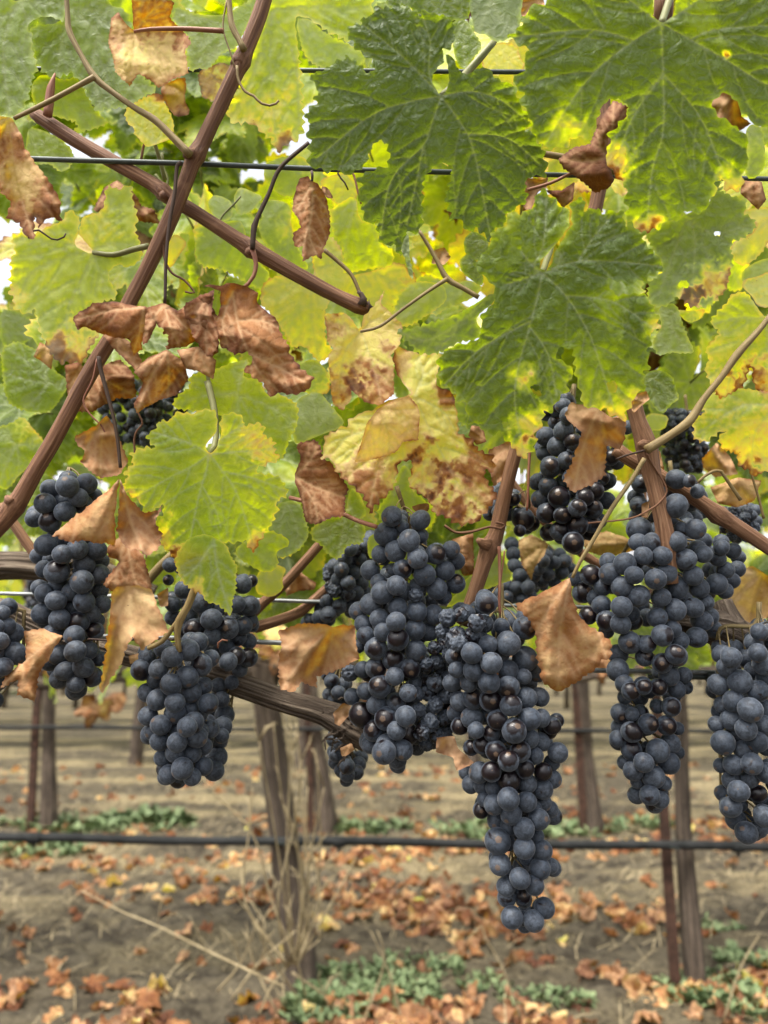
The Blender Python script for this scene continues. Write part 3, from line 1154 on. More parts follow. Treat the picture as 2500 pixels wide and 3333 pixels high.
# stakes, hoses and wires of the rows behind
def stake(x, y, lean, h, r, label, top=None):
    g = gpoint(x, y)
    mb = MB()
    e = g + Vector((lean, 0, h))
    t, w = Vector((r, 0, 0)), Vector((0, r * .35, 0))
    # folded steel profile: a web with two flanges
    for (ox, oy, sx, sy) in ((0, 0, r, r * .18), (-r, r * .45, r * .16, r * .6), (r, r * .45, r * .16, r * .6)):
        vs = []
        for b in (g + Vector((0, 0, -.1)), e):
            for (ux, uy) in ((-1, -1), (1, -1), (1, 1), (-1, 1)):
                vs.append(b + Vector((ox + ux * sx, oy + uy * sy, 0)))
        mb.add(vs, [(0, 1, 5, 4), (1, 2, 6, 5), (2, 3, 7, 6), (3, 0, 4, 7), (4, 5, 6, 7), (3, 2, 1, 0)], np.array(vs))
    o = obj('metal_stake', mb.mesh('metal_stake', False), RUST)
    return tag(o, label, 'stake')


stake(0.836, YB - .015, -0.01, 2.0, 0.012, 'dark rusty steel stake beside the pale trunk at right')
stake(-1.90, YC - .02, -0.05, 2.0, 0.017, 'thin dark steel stake at far left beside the far trunk')
stake(-0.385, YC - .03, -0.10, 2.0, 0.014, 'dark steel stake against the far trunk behind the dry grass')
stake(1.072, YC - .03, -0.03, 2.0, 0.017, 'dark steel stake against the far straight trunk')


def line(name, pts, r, mat, label, cat, sides=8):
    mb = MB()
    tube(mb, pts, r, sides, 0.05)
    return tag(obj(name, mb.mesh(name), mat), label, cat)


def sag(x0, x1, y, z, amp, dz=0.0):
    n = 15
    return [Vector((x0 + (x1 - x0) * i / (n - 1), y, z + dz * (i / (n - 1) - .5) + amp * math.sin(i * 2.1))) for i in range(n)]


hose = line('drip_hose', sag(-2.2, 2.2, YB - .045, 0.405, 0.003, -.05), 0.0125, HOSE, 'black drip irrigation hose strung along the second row', 'hose', 10)
for x in (-1.02, -.13, .42, 1.03):
    z = 0.405 - .05 * (x + 2.2) / 4.4 + .025
    mb = MB()
    tube(mb, [Vector((x - .016, YB - .045, z)), Vector((x + .016, YB - .045, z))], .0165, 10, .01)
    tube(mb, [Vector((x, YB - .047, z - .012)), Vector((x, YB - .047, z - .026))], [.006, .004], 8, .01)
    obj('drip_emitter', mb.mesh('drip_emitter', False), HOSE, hose)
for (x, z) in ((-.30, .405), (.84, .393)):
    mb = MB()
    a = np.linspace(0, 2 * math.pi, 14)
    tube(mb, [Vector((x + .045 * math.cos(t), YB - .01 + .048 * math.sin(t), z + .006 * math.sin(2 * t))) for t in a], .0016, 5, .01)
    tag(obj('hose_tie', mb.mesh('hose_tie'), WIRE), 'thin wire tie holding the hose to the ' + ('rusty stake' if x > 0 else 'thick trunk'), 'wire tie')
line('drip_hose', sag(-3.6, 3.6, YC - .05, 0.535, 0.004, -.04), 0.0115, HOSE, 'further black drip hose along the third row', 'hose', 8)
line('trellis_wire', sag(-2.2, 2.2, YB, 0.90, 0.002), 0.0016, GWIRE, 'thin wire along the cordons of the second row', 'wire', 6)
line('trellis_wire', sag(-2.2, 2.2, YB, 1.93, 0.004, .03), 0.0016, GWIRE, 'top wire of the second row against the white sky', 'wire', 6)

# bunches under the second row's leaves
berry_lo = None


# ================================================================ NEAR ROW: wood
VA = empty('grapevine', gpoint(-0.62, 0.66), 'near grapevine with arched woody arm at left and crossing brown canes, its leaves overhead', 'grapevine')
VB = empty('grapevine', gpoint(0.66, 0.66), 'near grapevine at right with large dark green leaves and brown canes crossing', 'grapevine')
for v, x, y in ((VA, -0.62, 0.66), (VB, 0.66, 0.66)):
    mb = MB()
    g = gpoint(x, y)
    tube(mb, [g + Vector((0, 0, -.05)), g + Vector((.01, 0, .4)), g + Vector((0, 0, .80)), g + Vector((0.0, 0, .96))], [.05, .036, .034, .03], 18, 0.02, 0.16, 4, 5)
    obj('trunk', mb.mesh('trunk'), TRUNK, v)


def dpts(pts, d=None):
    """overview points (x, y[, distance]) -> world"""
    out = []
    for p in pts:
        q = src('D', [p[:2]])[0]
        out.append(at(q[0], q[1], p[2] if len(p) > 2 else d))
    return out


def wood(name, parent, pts, radii, mat, d=0.5, sides=14, rough=0.05, ridges=0, seed=1, step=0.0035, label=None):
    mb = MB()
    r = np.asarray(radii, float) if np.ndim(radii) else np.full(len(pts), radii)
    tube(mb, dpts(pts, d), r, sides, step, rough, ridges, seed)
    o = obj(name, mb.mesh(name), mat, parent)
    if label: o['label'] = label
    return o


mm = 0.00094
# woody arms
wood('cordon', VA, [(-520, 1330, .66), (-200, 1330, .64), (-20, 1318, .60), (60, 1345, .60), (130, 1375, .60), (300, 1420, .585), (440, 1458, .57), (520, 1482, .565), (620, 1517, .56), (700, 1540, .555), (760, 1572, .55), (800, 1600, .55)],
     [16 * mm, 12 * mm, 9.5 * mm, 9.5 * mm, 8.5 * mm, 8 * mm, 7.8 * mm, 8.2 * mm, 8 * mm, 8.5 * mm, 12 * mm, 9 * mm], OLDWOOD, sides=72, rough=0.30, ridges=9, seed=3, step=0.0015)
wood('cordon', VA, [(-520, 1310, .68), (-200, 1228, .68), (0, 1222, .66), (85, 1226, .66), (210, 1240, .67), (330, 1290, .68)], [15 * mm, 13 * mm, 12.5 * mm, 12.5 * mm, 11 * mm, 9 * mm], OLDWOOD, sides=60, rough=0.26, ridges=9, seed=9, step=0.0025)
wood('cordon', VB, [(2350, 1380, .66), (1950, 1400, .63), (1720, 1400, .60), (1640, 1392, .575), (1580, 1370, .56), (1530, 1352, .555), (1420, 1340, .56)], [15 * mm, 12 * mm, 10 * mm, 12 * mm, 14 * mm, 11 * mm, 9 * mm], OLDWOOD, sides=60, rough=0.34, ridges=8, seed=12, step=0.002)
wood('spur', VB, [(1600, 1375, .56), (1572, 1330, .565), (1560, 1300, .57)], [9 * mm, 8 * mm, 7 * mm], OLDWOOD, sides=22, rough=.3, ridges=6, seed=8)
# shaggy bark where the arm ends
mb = MB()
for k in range(70):
    q = Vector(dpts([(random.gauss(748, 22), random.gauss(1578, 20), .545 + random.uniform(-.006, .006))])[0])
    a = random.uniform(0, 6.28)
    e = q + Vector((math.cos(a), random.uniform(-.5, .2), math.sin(a))) * random.uniform(.004, .012)
    tube(mb, [q, (q + e) / 2 + Vector((0, -.002, .001)), e], [.0010, .0008, .0003], 4, .004)
obj('bark_shreds', mb.mesh('bark_shreds'), OLDWOOD, VA)['kind'] = 'stuff'

# canes; swellings are nodes
wood('cane', VA, [(582, -40), (560, 35), (532, 105), (521, 132), (512, 152), (470, 240), (437, 310), (424, 334), (414, 356), (398, 400), (372, 462), (350, 512), (322, 572), (284, 645), (240, 730), (212, 775), (180, 832), (150, 886), (110, 960), (80, 1010), (45, 1072), (30, 1092), (14, 1115), (-30, 1165), (-90, 1240)],
     [4.6 * mm, 4.8 * mm, 5.0 * mm, 6.6 * mm, 5.4 * mm, 4.9 * mm, 5.1 * mm, 6.8 * mm, 5.2 * mm, 5.0 * mm, 5.2 * mm, 5.2 * mm, 5.0 * mm, 5.0 * mm, 5.2 * mm, 5.3 * mm, 5.2 * mm, 5.2 * mm, 5.2 * mm, 5.3 * mm, 6.0 * mm, 7.4 * mm, 6.2 * mm, 5.6 * mm, 5.6 * mm], CANE, .490, 26, .10, 8, seed=4)
wood('cane', VA, [(72, 244), (84, 252), (160, 302), (240, 347), (330, 398), (352, 414), (372, 430), (440, 470), (520, 522), (542, 536), (564, 548), (640, 592), (720, 635), (772, 660), (796, 668)],
     [3.6 * mm, 4.5 * mm, 4.7 * mm, 4.6 * mm, 5.0 * mm, 6.4 * mm, 5.2 * mm, 4.9 * mm, 5.2 * mm, 6.6 * mm, 5.4 * mm, 5.0 * mm, 5.0 * mm, 5.6 * mm, 4.2 * mm], CANE, .503, 26, .10, 8, seed=6)
wood('cane_spur', VA, [(103, 250), (106, 225), (110, 190), (119, 158)], [3.0 * mm, 3.1 * mm, 2.6 * mm, .5 * mm], PETIOLE, .496, 10, .05, label='reddish pointed stub')
# withered stub and ragged tip where the falling cane was broken off
wood('bud', VA, [(782, 660), (786, 645), (780, 634), (772, 630)], [3.4 * mm, 2.2 * mm, 1.6 * mm, 1.0 * mm], DARKTWIG, .499, 9, .2)
wood('bud', VA, [(792, 664), (801, 667), (805, 662)], [4.6 * mm, 3.0 * mm, 1.0 * mm], DARKTWIG, .503, 12, .3, 5)
wood('bud', VA, [(520, 128), (508, 132), (500, 140)], [4.2 * mm, 3.4 * mm, 1.4 * mm], CANE, .487, 10, .15)
wood('bud', VA, [(26, 1086), (18, 1078), (14, 1070)], [4.2 * mm, 3.2 * mm, 1.2 * mm], CANE, .486, 10, .15)
wood('bud', VB, [(1552, 1108), (1546, 1096), (1540, 1090)], [4.4 * mm, 3.2 * mm, 1.2 * mm], CANE2, .510, 10, .15)
wood('bud', VB, [(1396, 962), (1386, 958), (1378, 960)], [4.6 * mm, 3.4 * mm, 1.4 * mm], CANE2, .494, 10, .15)
wood('bud', VB, [(1058, 1178), (1040, 1172), (1030, 1164)], [4.8 * mm, 3.4 * mm, 1.4 * mm], CANE2, .524, 10, .15)
wood('bud', VA, [(420, 333), (410, 331), (402, 334), (397, 340)], [3 * mm, 3.6 * mm, 3.2 * mm, 1 * mm], CANE, .485, 10, .12)
wood('bud', VA, [(545, 540), (536, 545), (530, 548)], [3 * mm, 3.0 * mm, 1.2 * mm], CANE, .497, 10, .12)
wood('bud', VA, [(358, 418), (350, 424), (346, 428)], [3 * mm, 3.0 * mm, 1.2 * mm], CANE, .497, 10, .12)
wood('shoot', VA, [(142, -30), (146, 30), (150, 68), (176, 120), (204, 166), (238, 195), (290, 232), (333, 258), (372, 295), (410, 334)], [1.6 * mm, 1.6 * mm, 2.1 * mm, 1.7 * mm, 2.4 * mm, 1.8 * mm, 1.9 * mm, 2.3 * mm, 2.4 * mm, 2.9 * mm], SHOOT, .478, 10, .06)
wood('shoot', VA, [(204, 166), (160, 190), (100, 222), (30, 256)], [1.9 * mm, 1.6 * mm, 1.6 * mm, 1.3 * mm], SHOOT, .476, 8, .05)
wood('shoot', VA, [(494, -30), (496, 20), (502, 58), (516, 85), (527, 108)], [1.8 * mm, 1.8 * mm, 2.3 * mm, 2 * mm, 2.4 * mm], SHOOT, .482, 10, .05)
wood('shoot', VA, [(667, 308), (606, 362), (580, 420), (556, 470), (549, 490), (545, 538)], [1.3 * mm, 1.5 * mm, 1.5 * mm, 1.6 * mm, 2.2 * mm, 1.7 * mm], DARKTWIG, .492, 8, .08)
wood('shoot', VA, [(546, 540), (553, 570), (548, 596), (536, 613), (525, 622)], [2.0 * mm, 1.6 * mm, 1.4 * mm, 1.3 * mm, 1.2 * mm], PETIOLE, .494, 8)
wood('shoot', VA, [(905, 498), (925, 530), (945, 565), (966, 602), (1000, 622), (1034, 642)], [1.1 * mm, 1.3 * mm, 1.5 * mm, 2.0 * mm, 1.6 * mm, 1.6 * mm], SHOOT, .476, 8, .06)
wood('shoot', VA, [(966, 602), (920, 632), (870, 668), (820, 705), (778, 716)], [1.5 * mm, 1.2 * mm, 1.1 * mm, 1.1 * mm, 1.0 * mm], SHOOT, .474, 8, .05)
wood('shoot', VB, [(1072, 84), (1040, 125), (1010, 158)], [1.9 * mm, 2 * mm, 2 * mm], SHOOT, .500, 8, .05)
wood('cane', VB, [(1140, 905), (1118, 960), (1092, 1060), (1072, 1150), (1058, 1180), (1045, 1215), (1018, 1300), (1000, 1350)], [5.0 * mm, 4.9 * mm, 5.0 * mm, 5.6 * mm, 7.2 * mm, 5.6 * mm, 5 * mm, 5.2 * mm], CANE2, .528, 26, .11, 8, seed=14)
wood('cane', VB, [(1365, 860), (1378, 910), (1396, 965), (1412, 1040), (1430, 1120), (1438, 1165), (1450, 1260)], [5.0 * mm, 5.4 * mm, 7.4 * mm, 5.6 * mm, 5.6 * mm, 6.2 * mm, 5.0 * mm], CANE2, .498, 26, .11, 8, seed=16)
wood('cane', VB, [(1330, 970), (1360, 992), (1420, 1025), (1480, 1062), (1530, 1095), (1552, 1112), (1580, 1130), (1659, 1182), (1760, 1250)], [4.6 * mm, 4.8 * mm, 5.0 * mm, 5.0 * mm, 5.4 * mm, 7.2 * mm, 5.4 * mm, 5.2 * mm, 5.2 * mm], CANE2, .512, 26, .11, 8, seed=17)
wood('shoot', VB, [(1680, 660), (1640, 712), (1592, 766), (1560, 812), (1520, 862), (1492, 906), (1450, 938), (1396, 972)], [1.7 * mm, 1.9 * mm, 2.7 * mm, 2.1 * mm, 2.2 * mm, 3.0 * mm, 2.6 * mm, 3.0 * mm], SHOOT, .466, 10, .07)
wood('shoot', VB, [(1392, 990), (1365, 1035), (1320, 1100), (1285, 1160), (1252, 1215), (1236, 1248)], [1.5 * mm, 1.5 * mm, 1.5 * mm, 1.4 * mm, 1.3 * mm, 1.1 * mm], SHOOT, .480, 8, .06)
wood('cane', VA, [(700, 1165), (660, 1210), (610, 1265), (570, 1300), (540, 1330)], [4 * mm, 4 * mm, 4.4 * mm, 4.4 * mm, 5 * mm], CANE2, .60, 12, .07, seed=22)
wood('cane', VA, [(730, 1250), (690, 1285), (650, 1320), (600, 1340), (550, 1355)], [4 * mm, 4 * mm, 4.6 * mm, 4.6 * mm, 5 * mm], CANE2, .62, 12, .07, seed=23)
wood('cane', VA, [(0, 1090), (25, 1125), (60, 1175), (100, 1230)], [4 * mm, 4.2 * mm, 4.2 * mm, 4.4 * mm], CANE2, .60, 12, .07, seed=24)
wood('cane', VA, [(395, 1180), (350, 1220), (300, 1280), (270, 1340)], [3.6 * mm, 3.8 * mm, 4 * mm, 4 * mm], SHOOT, .59, 12, .07, seed=25)
wood('cane', VB, [(1075, 1000), (1150, 1100), (1250, 1190), (1330, 1240)], [4 * mm] * 4, CANE2, .64, 10, .06)
wood('cane', VB, [(1300, 180), (1305, 330), (1290, 430), (1280, 470)], [6 * mm, 6 * mm, 6 * mm, 6 * mm], CANE, .60, 12, .07)
wood('cane', VB, [(1435, -60, .47), (1432, 30, .47), (1420, 60, .50), (1410, 160, .55)], [6 * mm] * 4, CANE, .47, 12, .07)
wood('cane', VB, [(1160, 330), (1220, 340), (1290, 355), (1330, 372)], [2.2 * mm, 2.4 * mm, 3.0 * mm, 2.6 * mm], SHOOT, .53, 10, .06)
wood('shoot', VB, [(1290, 362), (1240, 372), (1190, 395), (1140, 410)], [1.2 * mm] * 4, PETIOLE, .52, 8, .06)
# stalk that carries the lower left bunch
wood('shoot', VA, [(440, 1215), (424, 1262), (405, 1310), (388, 1340), (383, 1375), (388, 1408)], [2.4 * mm, 2.6 * mm, 2.5 * mm, 2.9 * mm, 2.0 * mm, 1.8 * mm], SHOOT, .478, 10, .07)
wood('shoot', VA, [(390, 1335), (370, 1360), (350, 1385), (320, 1400)], [2 * mm, 1.8 * mm, 1.8 * mm, 1.7 * mm], SHOOT, .482, 8, .06)
# tendrils and hanging dark strands
TD = [
    (VA, 'D', [(512, 142), (515, 172), (530, 198), (548, 207), (556, 216), (566, 224), (582, 228), (596, 224), (602, 217)], .480, 1.0, SHOOT),
    (VA, 'D', [(392, 350), (384, 356), (381, 374), (377, 420), (368, 470), (362, 520), (358, 580), (357, 640), (356, 655)], .483, 1.4, DARKTWIG),
    (VA, 'D', [(213, 770), (218, 800), (232, 850), (245, 900), (254, 950), (260, 1010)], .479, 1.5, DARKTWIG),
    (VA, 'D', [(210, 775), (200, 820), (180, 865), (195, 895), (220, 920), (228, 940)], .484, .7, PETIOLE),
    (VA, 'D', [(352, 512), (356, 560), (372, 590), (398, 605), (420, 632), (400, 630)], .488, .9, CANE),
    (VA, 'D', [(290, 640), (296, 610), (312, 590), (320, 572), (330, 566), (322, 560), (310, 560)], .488, .7, CANE),
    (VA, 'D', [(62, 515), (66, 502), (84, 497), (96, 505), (112, 516), (124, 518), (138, 512), (142, 504)], .480, .7, DARKTWIG),
    (VA, 'D', [(292, 990), (290, 950), (296, 930), (308, 915), (300, 895), (290, 870)], .52, .8, CANE),
    (VA, 'D', [(305, 345), (312, 310), (330, 275), (352, 240)], .52, 1.0, CANE),
    (VB, 'D', [(960, 1135), (985, 1150), (1020, 1148), (1058, 1138), (1082, 1142), (1092, 1134), (1070, 1128)], .520, 1.1, CANE),
    (VB, 'D', [(1396, 975), (1408, 1000), (1430, 1035), (1440, 1062), (1425, 1085), (1404, 1100), (1360, 1120), (1270, 1130)], .492, .8, CANE),
    (VB, 'D', [(1395, 972), (1372, 978), (1350, 984), (1330, 992)], .490, .8, DARKTWIG),
    (VB, 'D', [(1600, 1080), (1566, 1030), (1558, 1018), (1540, 1018), (1520, 1030), (1508, 1042)], .50, 1.3, SHOOT),
    (VB, 'D', [(1650, 1120), (1640, 1080), (1628, 1040), (1620, 1015)], .52, 1.0, SHOOT),
    (VA, 'D', [(470, 1400), (472, 1388), (480, 1382), (492, 1384)], .52, .8, PETIOLE),
    (VA, 'D', [(375, 1382), (320, 1378), (260, 1384), (190, 1380)], .492, .9, DARKTWIG),
    (VA, 'D', [(490, 0), (482, 60), (500, 120), (506, 145)], .482, .6, SHOOT),
    (VA, 'D', [(470, 500), (478, 470), (506, 440), (520, 424)], .56, .9, GPETIOLE),
    (VA, 'D', [(350, 330), (352, 360), (362, 385), (360, 410)], .55, 1.2, GPETIOLE),
    (VB, 'D', [(1145, 965), (1142, 1020), (1140, 1080), (1138, 1103)], .505, 1.1, PETIOLE),
    (VB, 'D', [(1078, 1180), (1080, 1250), (1078, 1300), (1082, 1330)], .490, 1.2, PETIOLE),
    (VB, 'D', [(1090, 1190), (1085, 1230), (1080, 1270)], .50, .6, PETIOLE),
    (VA, 'D', [(740, 355), (730, 375), (745, 395), (752, 410)], .49, .7, DARKTWIG),
    (VA, 'D', [(752, 360), (765, 380), (772, 410), (780, 440)], .52, .9, PETIOLE),
    (VA, 'D', [(700, 540), (730, 565), (760, 595), (780, 640), (788, 655)], .505, 1.6, SHOOT),
    (VA, 'D', [(430, 700), (440, 760), (452, 830), (460, 880)], .500, 1.6, GPETIOLE),
]
for (v, c, p, d, r, m) in TD:
    mb = MB()
    tube(mb, dpts(p, d), np.linspace(r, r * .75, len(p)) * mm, 7, .0025, .05)
    obj('tendril', mb.mesh('tendril'), m, v)

# wires of the near trellis
line('trellis_wire', dpts([(-1600, 296), (70, 343), (400, 353), (720, 366), (975, 372), (1130, 376, .535), (1300, 380, .545), (1640, 386, .55), (3200, 416, .56)], .4985), .00175, WIRE, 'dark coated foliage wire that the two crossing canes lean on', 'wire', 10)
line('trellis_wire', dpts([(-1600, 140), (640, 152), (900, 154), (1200, 156), (1700, 160), (3200, 164)], .545), .0017, WIRE, 'upper dark foliage wire behind the big green leaves', 'wire', 8)
line('trellis_wire', dpts([(-1600, 1245), (480, 1293), (660, 1299), (900, 1304), (3200, 1350)], .615), .0016, GWIRE, 'grey fruiting wire behind the orange canes', 'wire', 8)
line('trellis_wire', dpts([(-1600, 1340), (375, 1378), (490, 1384), (600, 1388), (900, 1400), (1285, 1448), (1340, 1449), (1700, 1456)], .57), .0019, GWIRE, 'grey wire below the bunches, passing behind the folded tan leaf', 'wire', 8)
line('trellis_wire', dpts([(1400, 1462), (1460, 1461), (1532, 1463), (1700, 1470), (2000, 1475)], .57), .0020, WIRE, 'dark knotted wire end beside the right bunches', 'wire', 8)
mb = MB()
for k in range(5):
    a = np.linspace(0, 2 * math.pi, 9)
    c = Vector(dpts([(1528 + 3 * k, 1461, .569)])[0])
    tube(mb, [c + Vector((.0006 * math.sin(t), .0030 * math.cos(t), .0034 * math.sin(t))) for t in a], .0009, 5, .002)
tag(obj('wire_knot', mb.mesh('wire_knot'), WIRE), 'small twisted knot on the dark wire by the right bunch', 'wire knot')


# ================================================================ NEAR ROW: leaves measured in the photograph
TL = traced_leaf
# --- the big green ones
TL(VA, 'T1', [(880, 560), (840, 490), (845, 450), (880, 400), (915, 370), (900, 290), (950, 300), (975, 240), (972, 140), (930, 100), (850, 80), (790, 60), (770, 95), (730, 60), (695, 35), (680, 55), (640, 20), (585, 45), (540, 50), (500, 40), (480, 100), (430, 95), (425, 140), (380, 145), (335, 160), (330, 200), (360, 240), (380, 290), (430, 330), (480, 360), (498, 410), (470, 440), (430, 420), (390, 370), (320, 330), (300, 365), (240, 375), (230, 405), (115, 445), (130, 500), (165, 545), (135, 580), (145, 620), (80, 680), (90, 730), (120, 745), (85, 800), (110, 850), (100, 1000), (170, 1010), (210, 1035), (290, 1015), (310, 1055), (370, 1035), (430, 1000), (450, 960), (480, 880), (520, 838), (570, 860), (590, 950), (570, 1000), (500, 1015), (440, 1040), (390, 1070), (400, 1100), (430, 1110), (390, 1170), (430, 1260), (430, 1300), (450, 1340), (515, 1330), (515, 1400), (545, 1470), (610, 1465), (650, 1540), (670, 1480), (700, 1390), (770, 1390), (785, 1300), (785, 1170), (785, 1090), (820, 1030), (870, 985), (920, 975), (965, 1000), (960, 1060), (920, 1190), (940, 1250), (960, 1330), (1005, 1300), (1050, 1390), (1100, 1370), (1150, 1400), (1190, 1455), (1215, 1380), (1285, 1340), (1290, 1280), (1350, 1250), (1370, 1225), (1415, 1210), (1400, 1120), (1415, 1060), (1525, 1055), (1530, 1000), (1505, 890), (1460, 800), (1400, 775), (1435, 745), (1415, 690), (1380, 640), (1370, 600), (1345, 570), (1350, 520), (1270, 490), (1210, 460), (1185, 410), (1110, 410), (1050, 450), (1000, 420), (965, 340), (920, 325), (935, 390), (945, 480), (930, 540), (908, 570)],
   (895, 575), .440, 0.075, mains=[[(895, 575), (690, 365), (570, 260), (430, 150)], [(895, 575), (825, 440), (830, 250), (790, 110)], [(895, 575), (700, 612), (465, 700), (150, 950)], [(895, 575), (840, 740), (790, 870), (600, 1080), (530, 1420)], [(895, 575), (1000, 720), (1090, 900), (1190, 1400)], [(1030, 800), (1290, 830), (1490, 990)], [(895, 575), (1080, 548), (1250, 600), (1400, 720)], [(790, 870), (740, 1130), (690, 1350)]],
   label='large dark green leaf above the centre', res=.0011, edge_age=.06, blobs=[(1380, 640, 170, .07), (230, 660, 90, .07)], pucker=1.25, wave=.025, bend=(-.10, -.12, .05), tilt=(0.02, .18), tooth=.008,
   stalk=('T1', [(895, 575), (960, 520), (1020, 460), (1060, 420), (1210, 255)], .475, (.0017, .0021)), stalk_mat=GPETIOLE)
TL(VB, 'T2', [(1010, 130), (960, 90), (965, 40), (985, -60), (900, -150), (700, -200), (560, -160), (420, -60), (320, 20), (215, 45), (240, 100), (180, 110), (185, 145), (100, 225), (160, 260), (230, 300), (190, 350), (215, 400), (160, 450), (120, 490), (160, 520), (195, 560), (170, 600), (240, 720), (250, 790), (275, 860), (350, 885), (400, 890), (460, 870), (520, 810), (540, 840), (575, 835), (600, 770), (640, 700), (670, 620), (730, 590), (790, 605), (825, 650), (820, 690), (740, 770), (700, 810), (715, 860), (680, 930), (710, 1010), (770, 1080), (810, 1130), (800, 1190), (820, 1250), (800, 1300), (850, 1340), (870, 1380), (910, 1400), (980, 1370), (1000, 1380), (1050, 1320), (1110, 1330), (1160, 1260), (1240, 1280), (1290, 1260), (1300, 1210), (1340, 1180), (1340, 1100), (1380, 1070), (1400, 1130), (1490, 1150), (1510, 1080), (1520, 990), (1550, 960), (1520, 910), (1550, 860), (1500, 790), (1440, 740), (1370, 700), (1325, 650), (1330, 600), (1380, 560), (1440, 570), (1480, 630), (1550, 720), (1620, 770), (1680, 740), (1720, 690), (1760, 560), (1850, 520), (1830, 430), (1900, 380), (1860, 280), (1930, 200), (1880, 100), (1900, 0), (1750, -100), (1600, -180), (1400, -220), (1200, -180), (1110, -60), (1100, 50), (1090, 95), (1035, 135)],
   (1020, 140), .418, 0.15, mains=[[(1020, 140), (860, 240), (650, 400), (470, 620), (330, 860)], [(1020, 140), (1030, 440), (1030, 780), (960, 1050), (935, 1370)], [(1020, 140), (1190, 235), (1410, 360), (1620, 490), (1820, 560)], [(1020, 140), (930, 80), (760, -60), (640, -170)], [(1020, 140), (1110, 90), (1300, -40), (1500, -160)], [(860, 240), (620, 180), (400, 190), (120, 225)], [(1190, 235), (1330, 180), (1659, 155), (1880, 180)], [(1030, 440), (850, 700), (750, 960)], [(1030, 440), (1250, 700), (1400, 1060)]],
   label='very large green leaf at the top right', res=.0012, edge_age=.10, edge_w=.03, blobs=[(950, 1390, 70, .5), (720, 980, 110, .42), (740, 1080, 70, .3), (1470, 1120, 110, .36), (420, 800, 130, .25), (1410, 330, 22, .7), (1250, 150, 140, .12), (1100, 1200, 260, .10), (450, 640, 100, .14)], pucker=1.15, wave=.02, bend=(-.06, -.10, 0), tilt=(0, .15), tooth=.006,
   stalk=('T2', [(1020, 140), (1040, 80), (1070, -10), (1090, -80)], .44, (.0020, .0022)), stalk_mat=GPETIOLE)
TL(VB, 'T3', [(750, 505), (755, 455), (800, 415), (870, 330), (930, 245), (928, 190), (925, 140), (870, 140), (850, 90), (810, 70), (775, 30), (740, 50), (715, 100), (710, 150), (670, 150), (640, 180), (590, 160), (555, 170), (555, 240), (460, 290), (455, 360), (400, 430), (355, 485), (375, 520), (430, 560), (455, 592), (480, 610), (480, 640), (470, 720), (400, 780), (400, 880), (370, 940), (240, 965), (170, 1010), (135, 1060), (150, 1110), (135, 1160), (160, 1210), (240, 1250), (245, 1300), (310, 1310), (315, 1440), (390, 1440), (430, 1490), (520, 1495), (560, 1540), (590, 1580), (640, 1650), (670, 1630), (720, 1590), (725, 1500), (765, 1430), (775, 1360), (820, 1370), (850, 1300), (915, 1240), (920, 1170), (960, 1140), (930, 1090), (850, 1040), (845, 1000), (880, 975), (945, 985), (960, 1060), (965, 1150), (990, 1220), (1010, 1330), (1060, 1340), (1130, 1340), (1190, 1390), (1260, 1410), (1270, 1360), (1320, 1290), (1325, 1250), (1380, 1240), (1370, 1130), (1405, 1110), (1395, 980), (1425, 950), (1410, 890), (1470, 860), (1460, 800), (1410, 700), (1370, 655), (1200, 665), (1165, 610), (1165, 570), (1230, 580), (1270, 610), (1400, 560), (1480, 520), (1495, 490), (1430, 400), (1370, 345), (1385, 290), (1310, 280), (1260, 250), (1250, 170), (1190, 160), (1120, 180), (1100, 140), (1020, 160), (1010, 75), (960, 90), (935, 120), (945, 240), (880, 345), (838, 412), (825, 470), (790, 520)],
   (765, 530), .430, 0.165, mains=[[(765, 530), (730, 700), (690, 850), (600, 1230), (650, 1590)], [(765, 530), (905, 665), (1040, 880), (1120, 1100), (1200, 1360)], [(765, 530), (980, 460), (1300, 470), (1480, 492)], [(765, 530), (710, 490), (770, 370), (790, 80)], [(765, 530), (650, 570), (550, 600)], [(690, 820), (390, 990), (180, 1200)], [(690, 850), (800, 1020), (850, 1260)], [(765, 530), (855, 500), (870, 405)], [(980, 460), (1070, 320), (1180, 190)], [(905, 665), (1180, 700), (1420, 850)], [(640, 400), (710, 490), (765, 530)]],
   label='large green leaf with a yellow scorched tip, above the dark bunch', res=.0011, edge_age=.10, edge_w=.03, blobs=[(705, 1440, 110, .45), (640, 1590, 90, .40), (1440, 850, 80, .36), (1220, 1370, 110, .28), (620, 1150, 60, .22), (1180, 740, 110, .14), (480, 330, 200, .12), (1100, 1250, 260, .12), (680, 1200, 60, .25)], pucker=1.3, wave=.02, bend=(-.08, -.12, 0), tilt=(.02, .14), tooth=.007,
   holes=[(735, 1235, 26), (1190, 1215, 24), (545, 1440, 12)], stalk=('T3', [(765, 530), (785, 470), (810, 400), (830, 300)], .47, (.0018, .002)), stalk_mat=GPETIOLE)
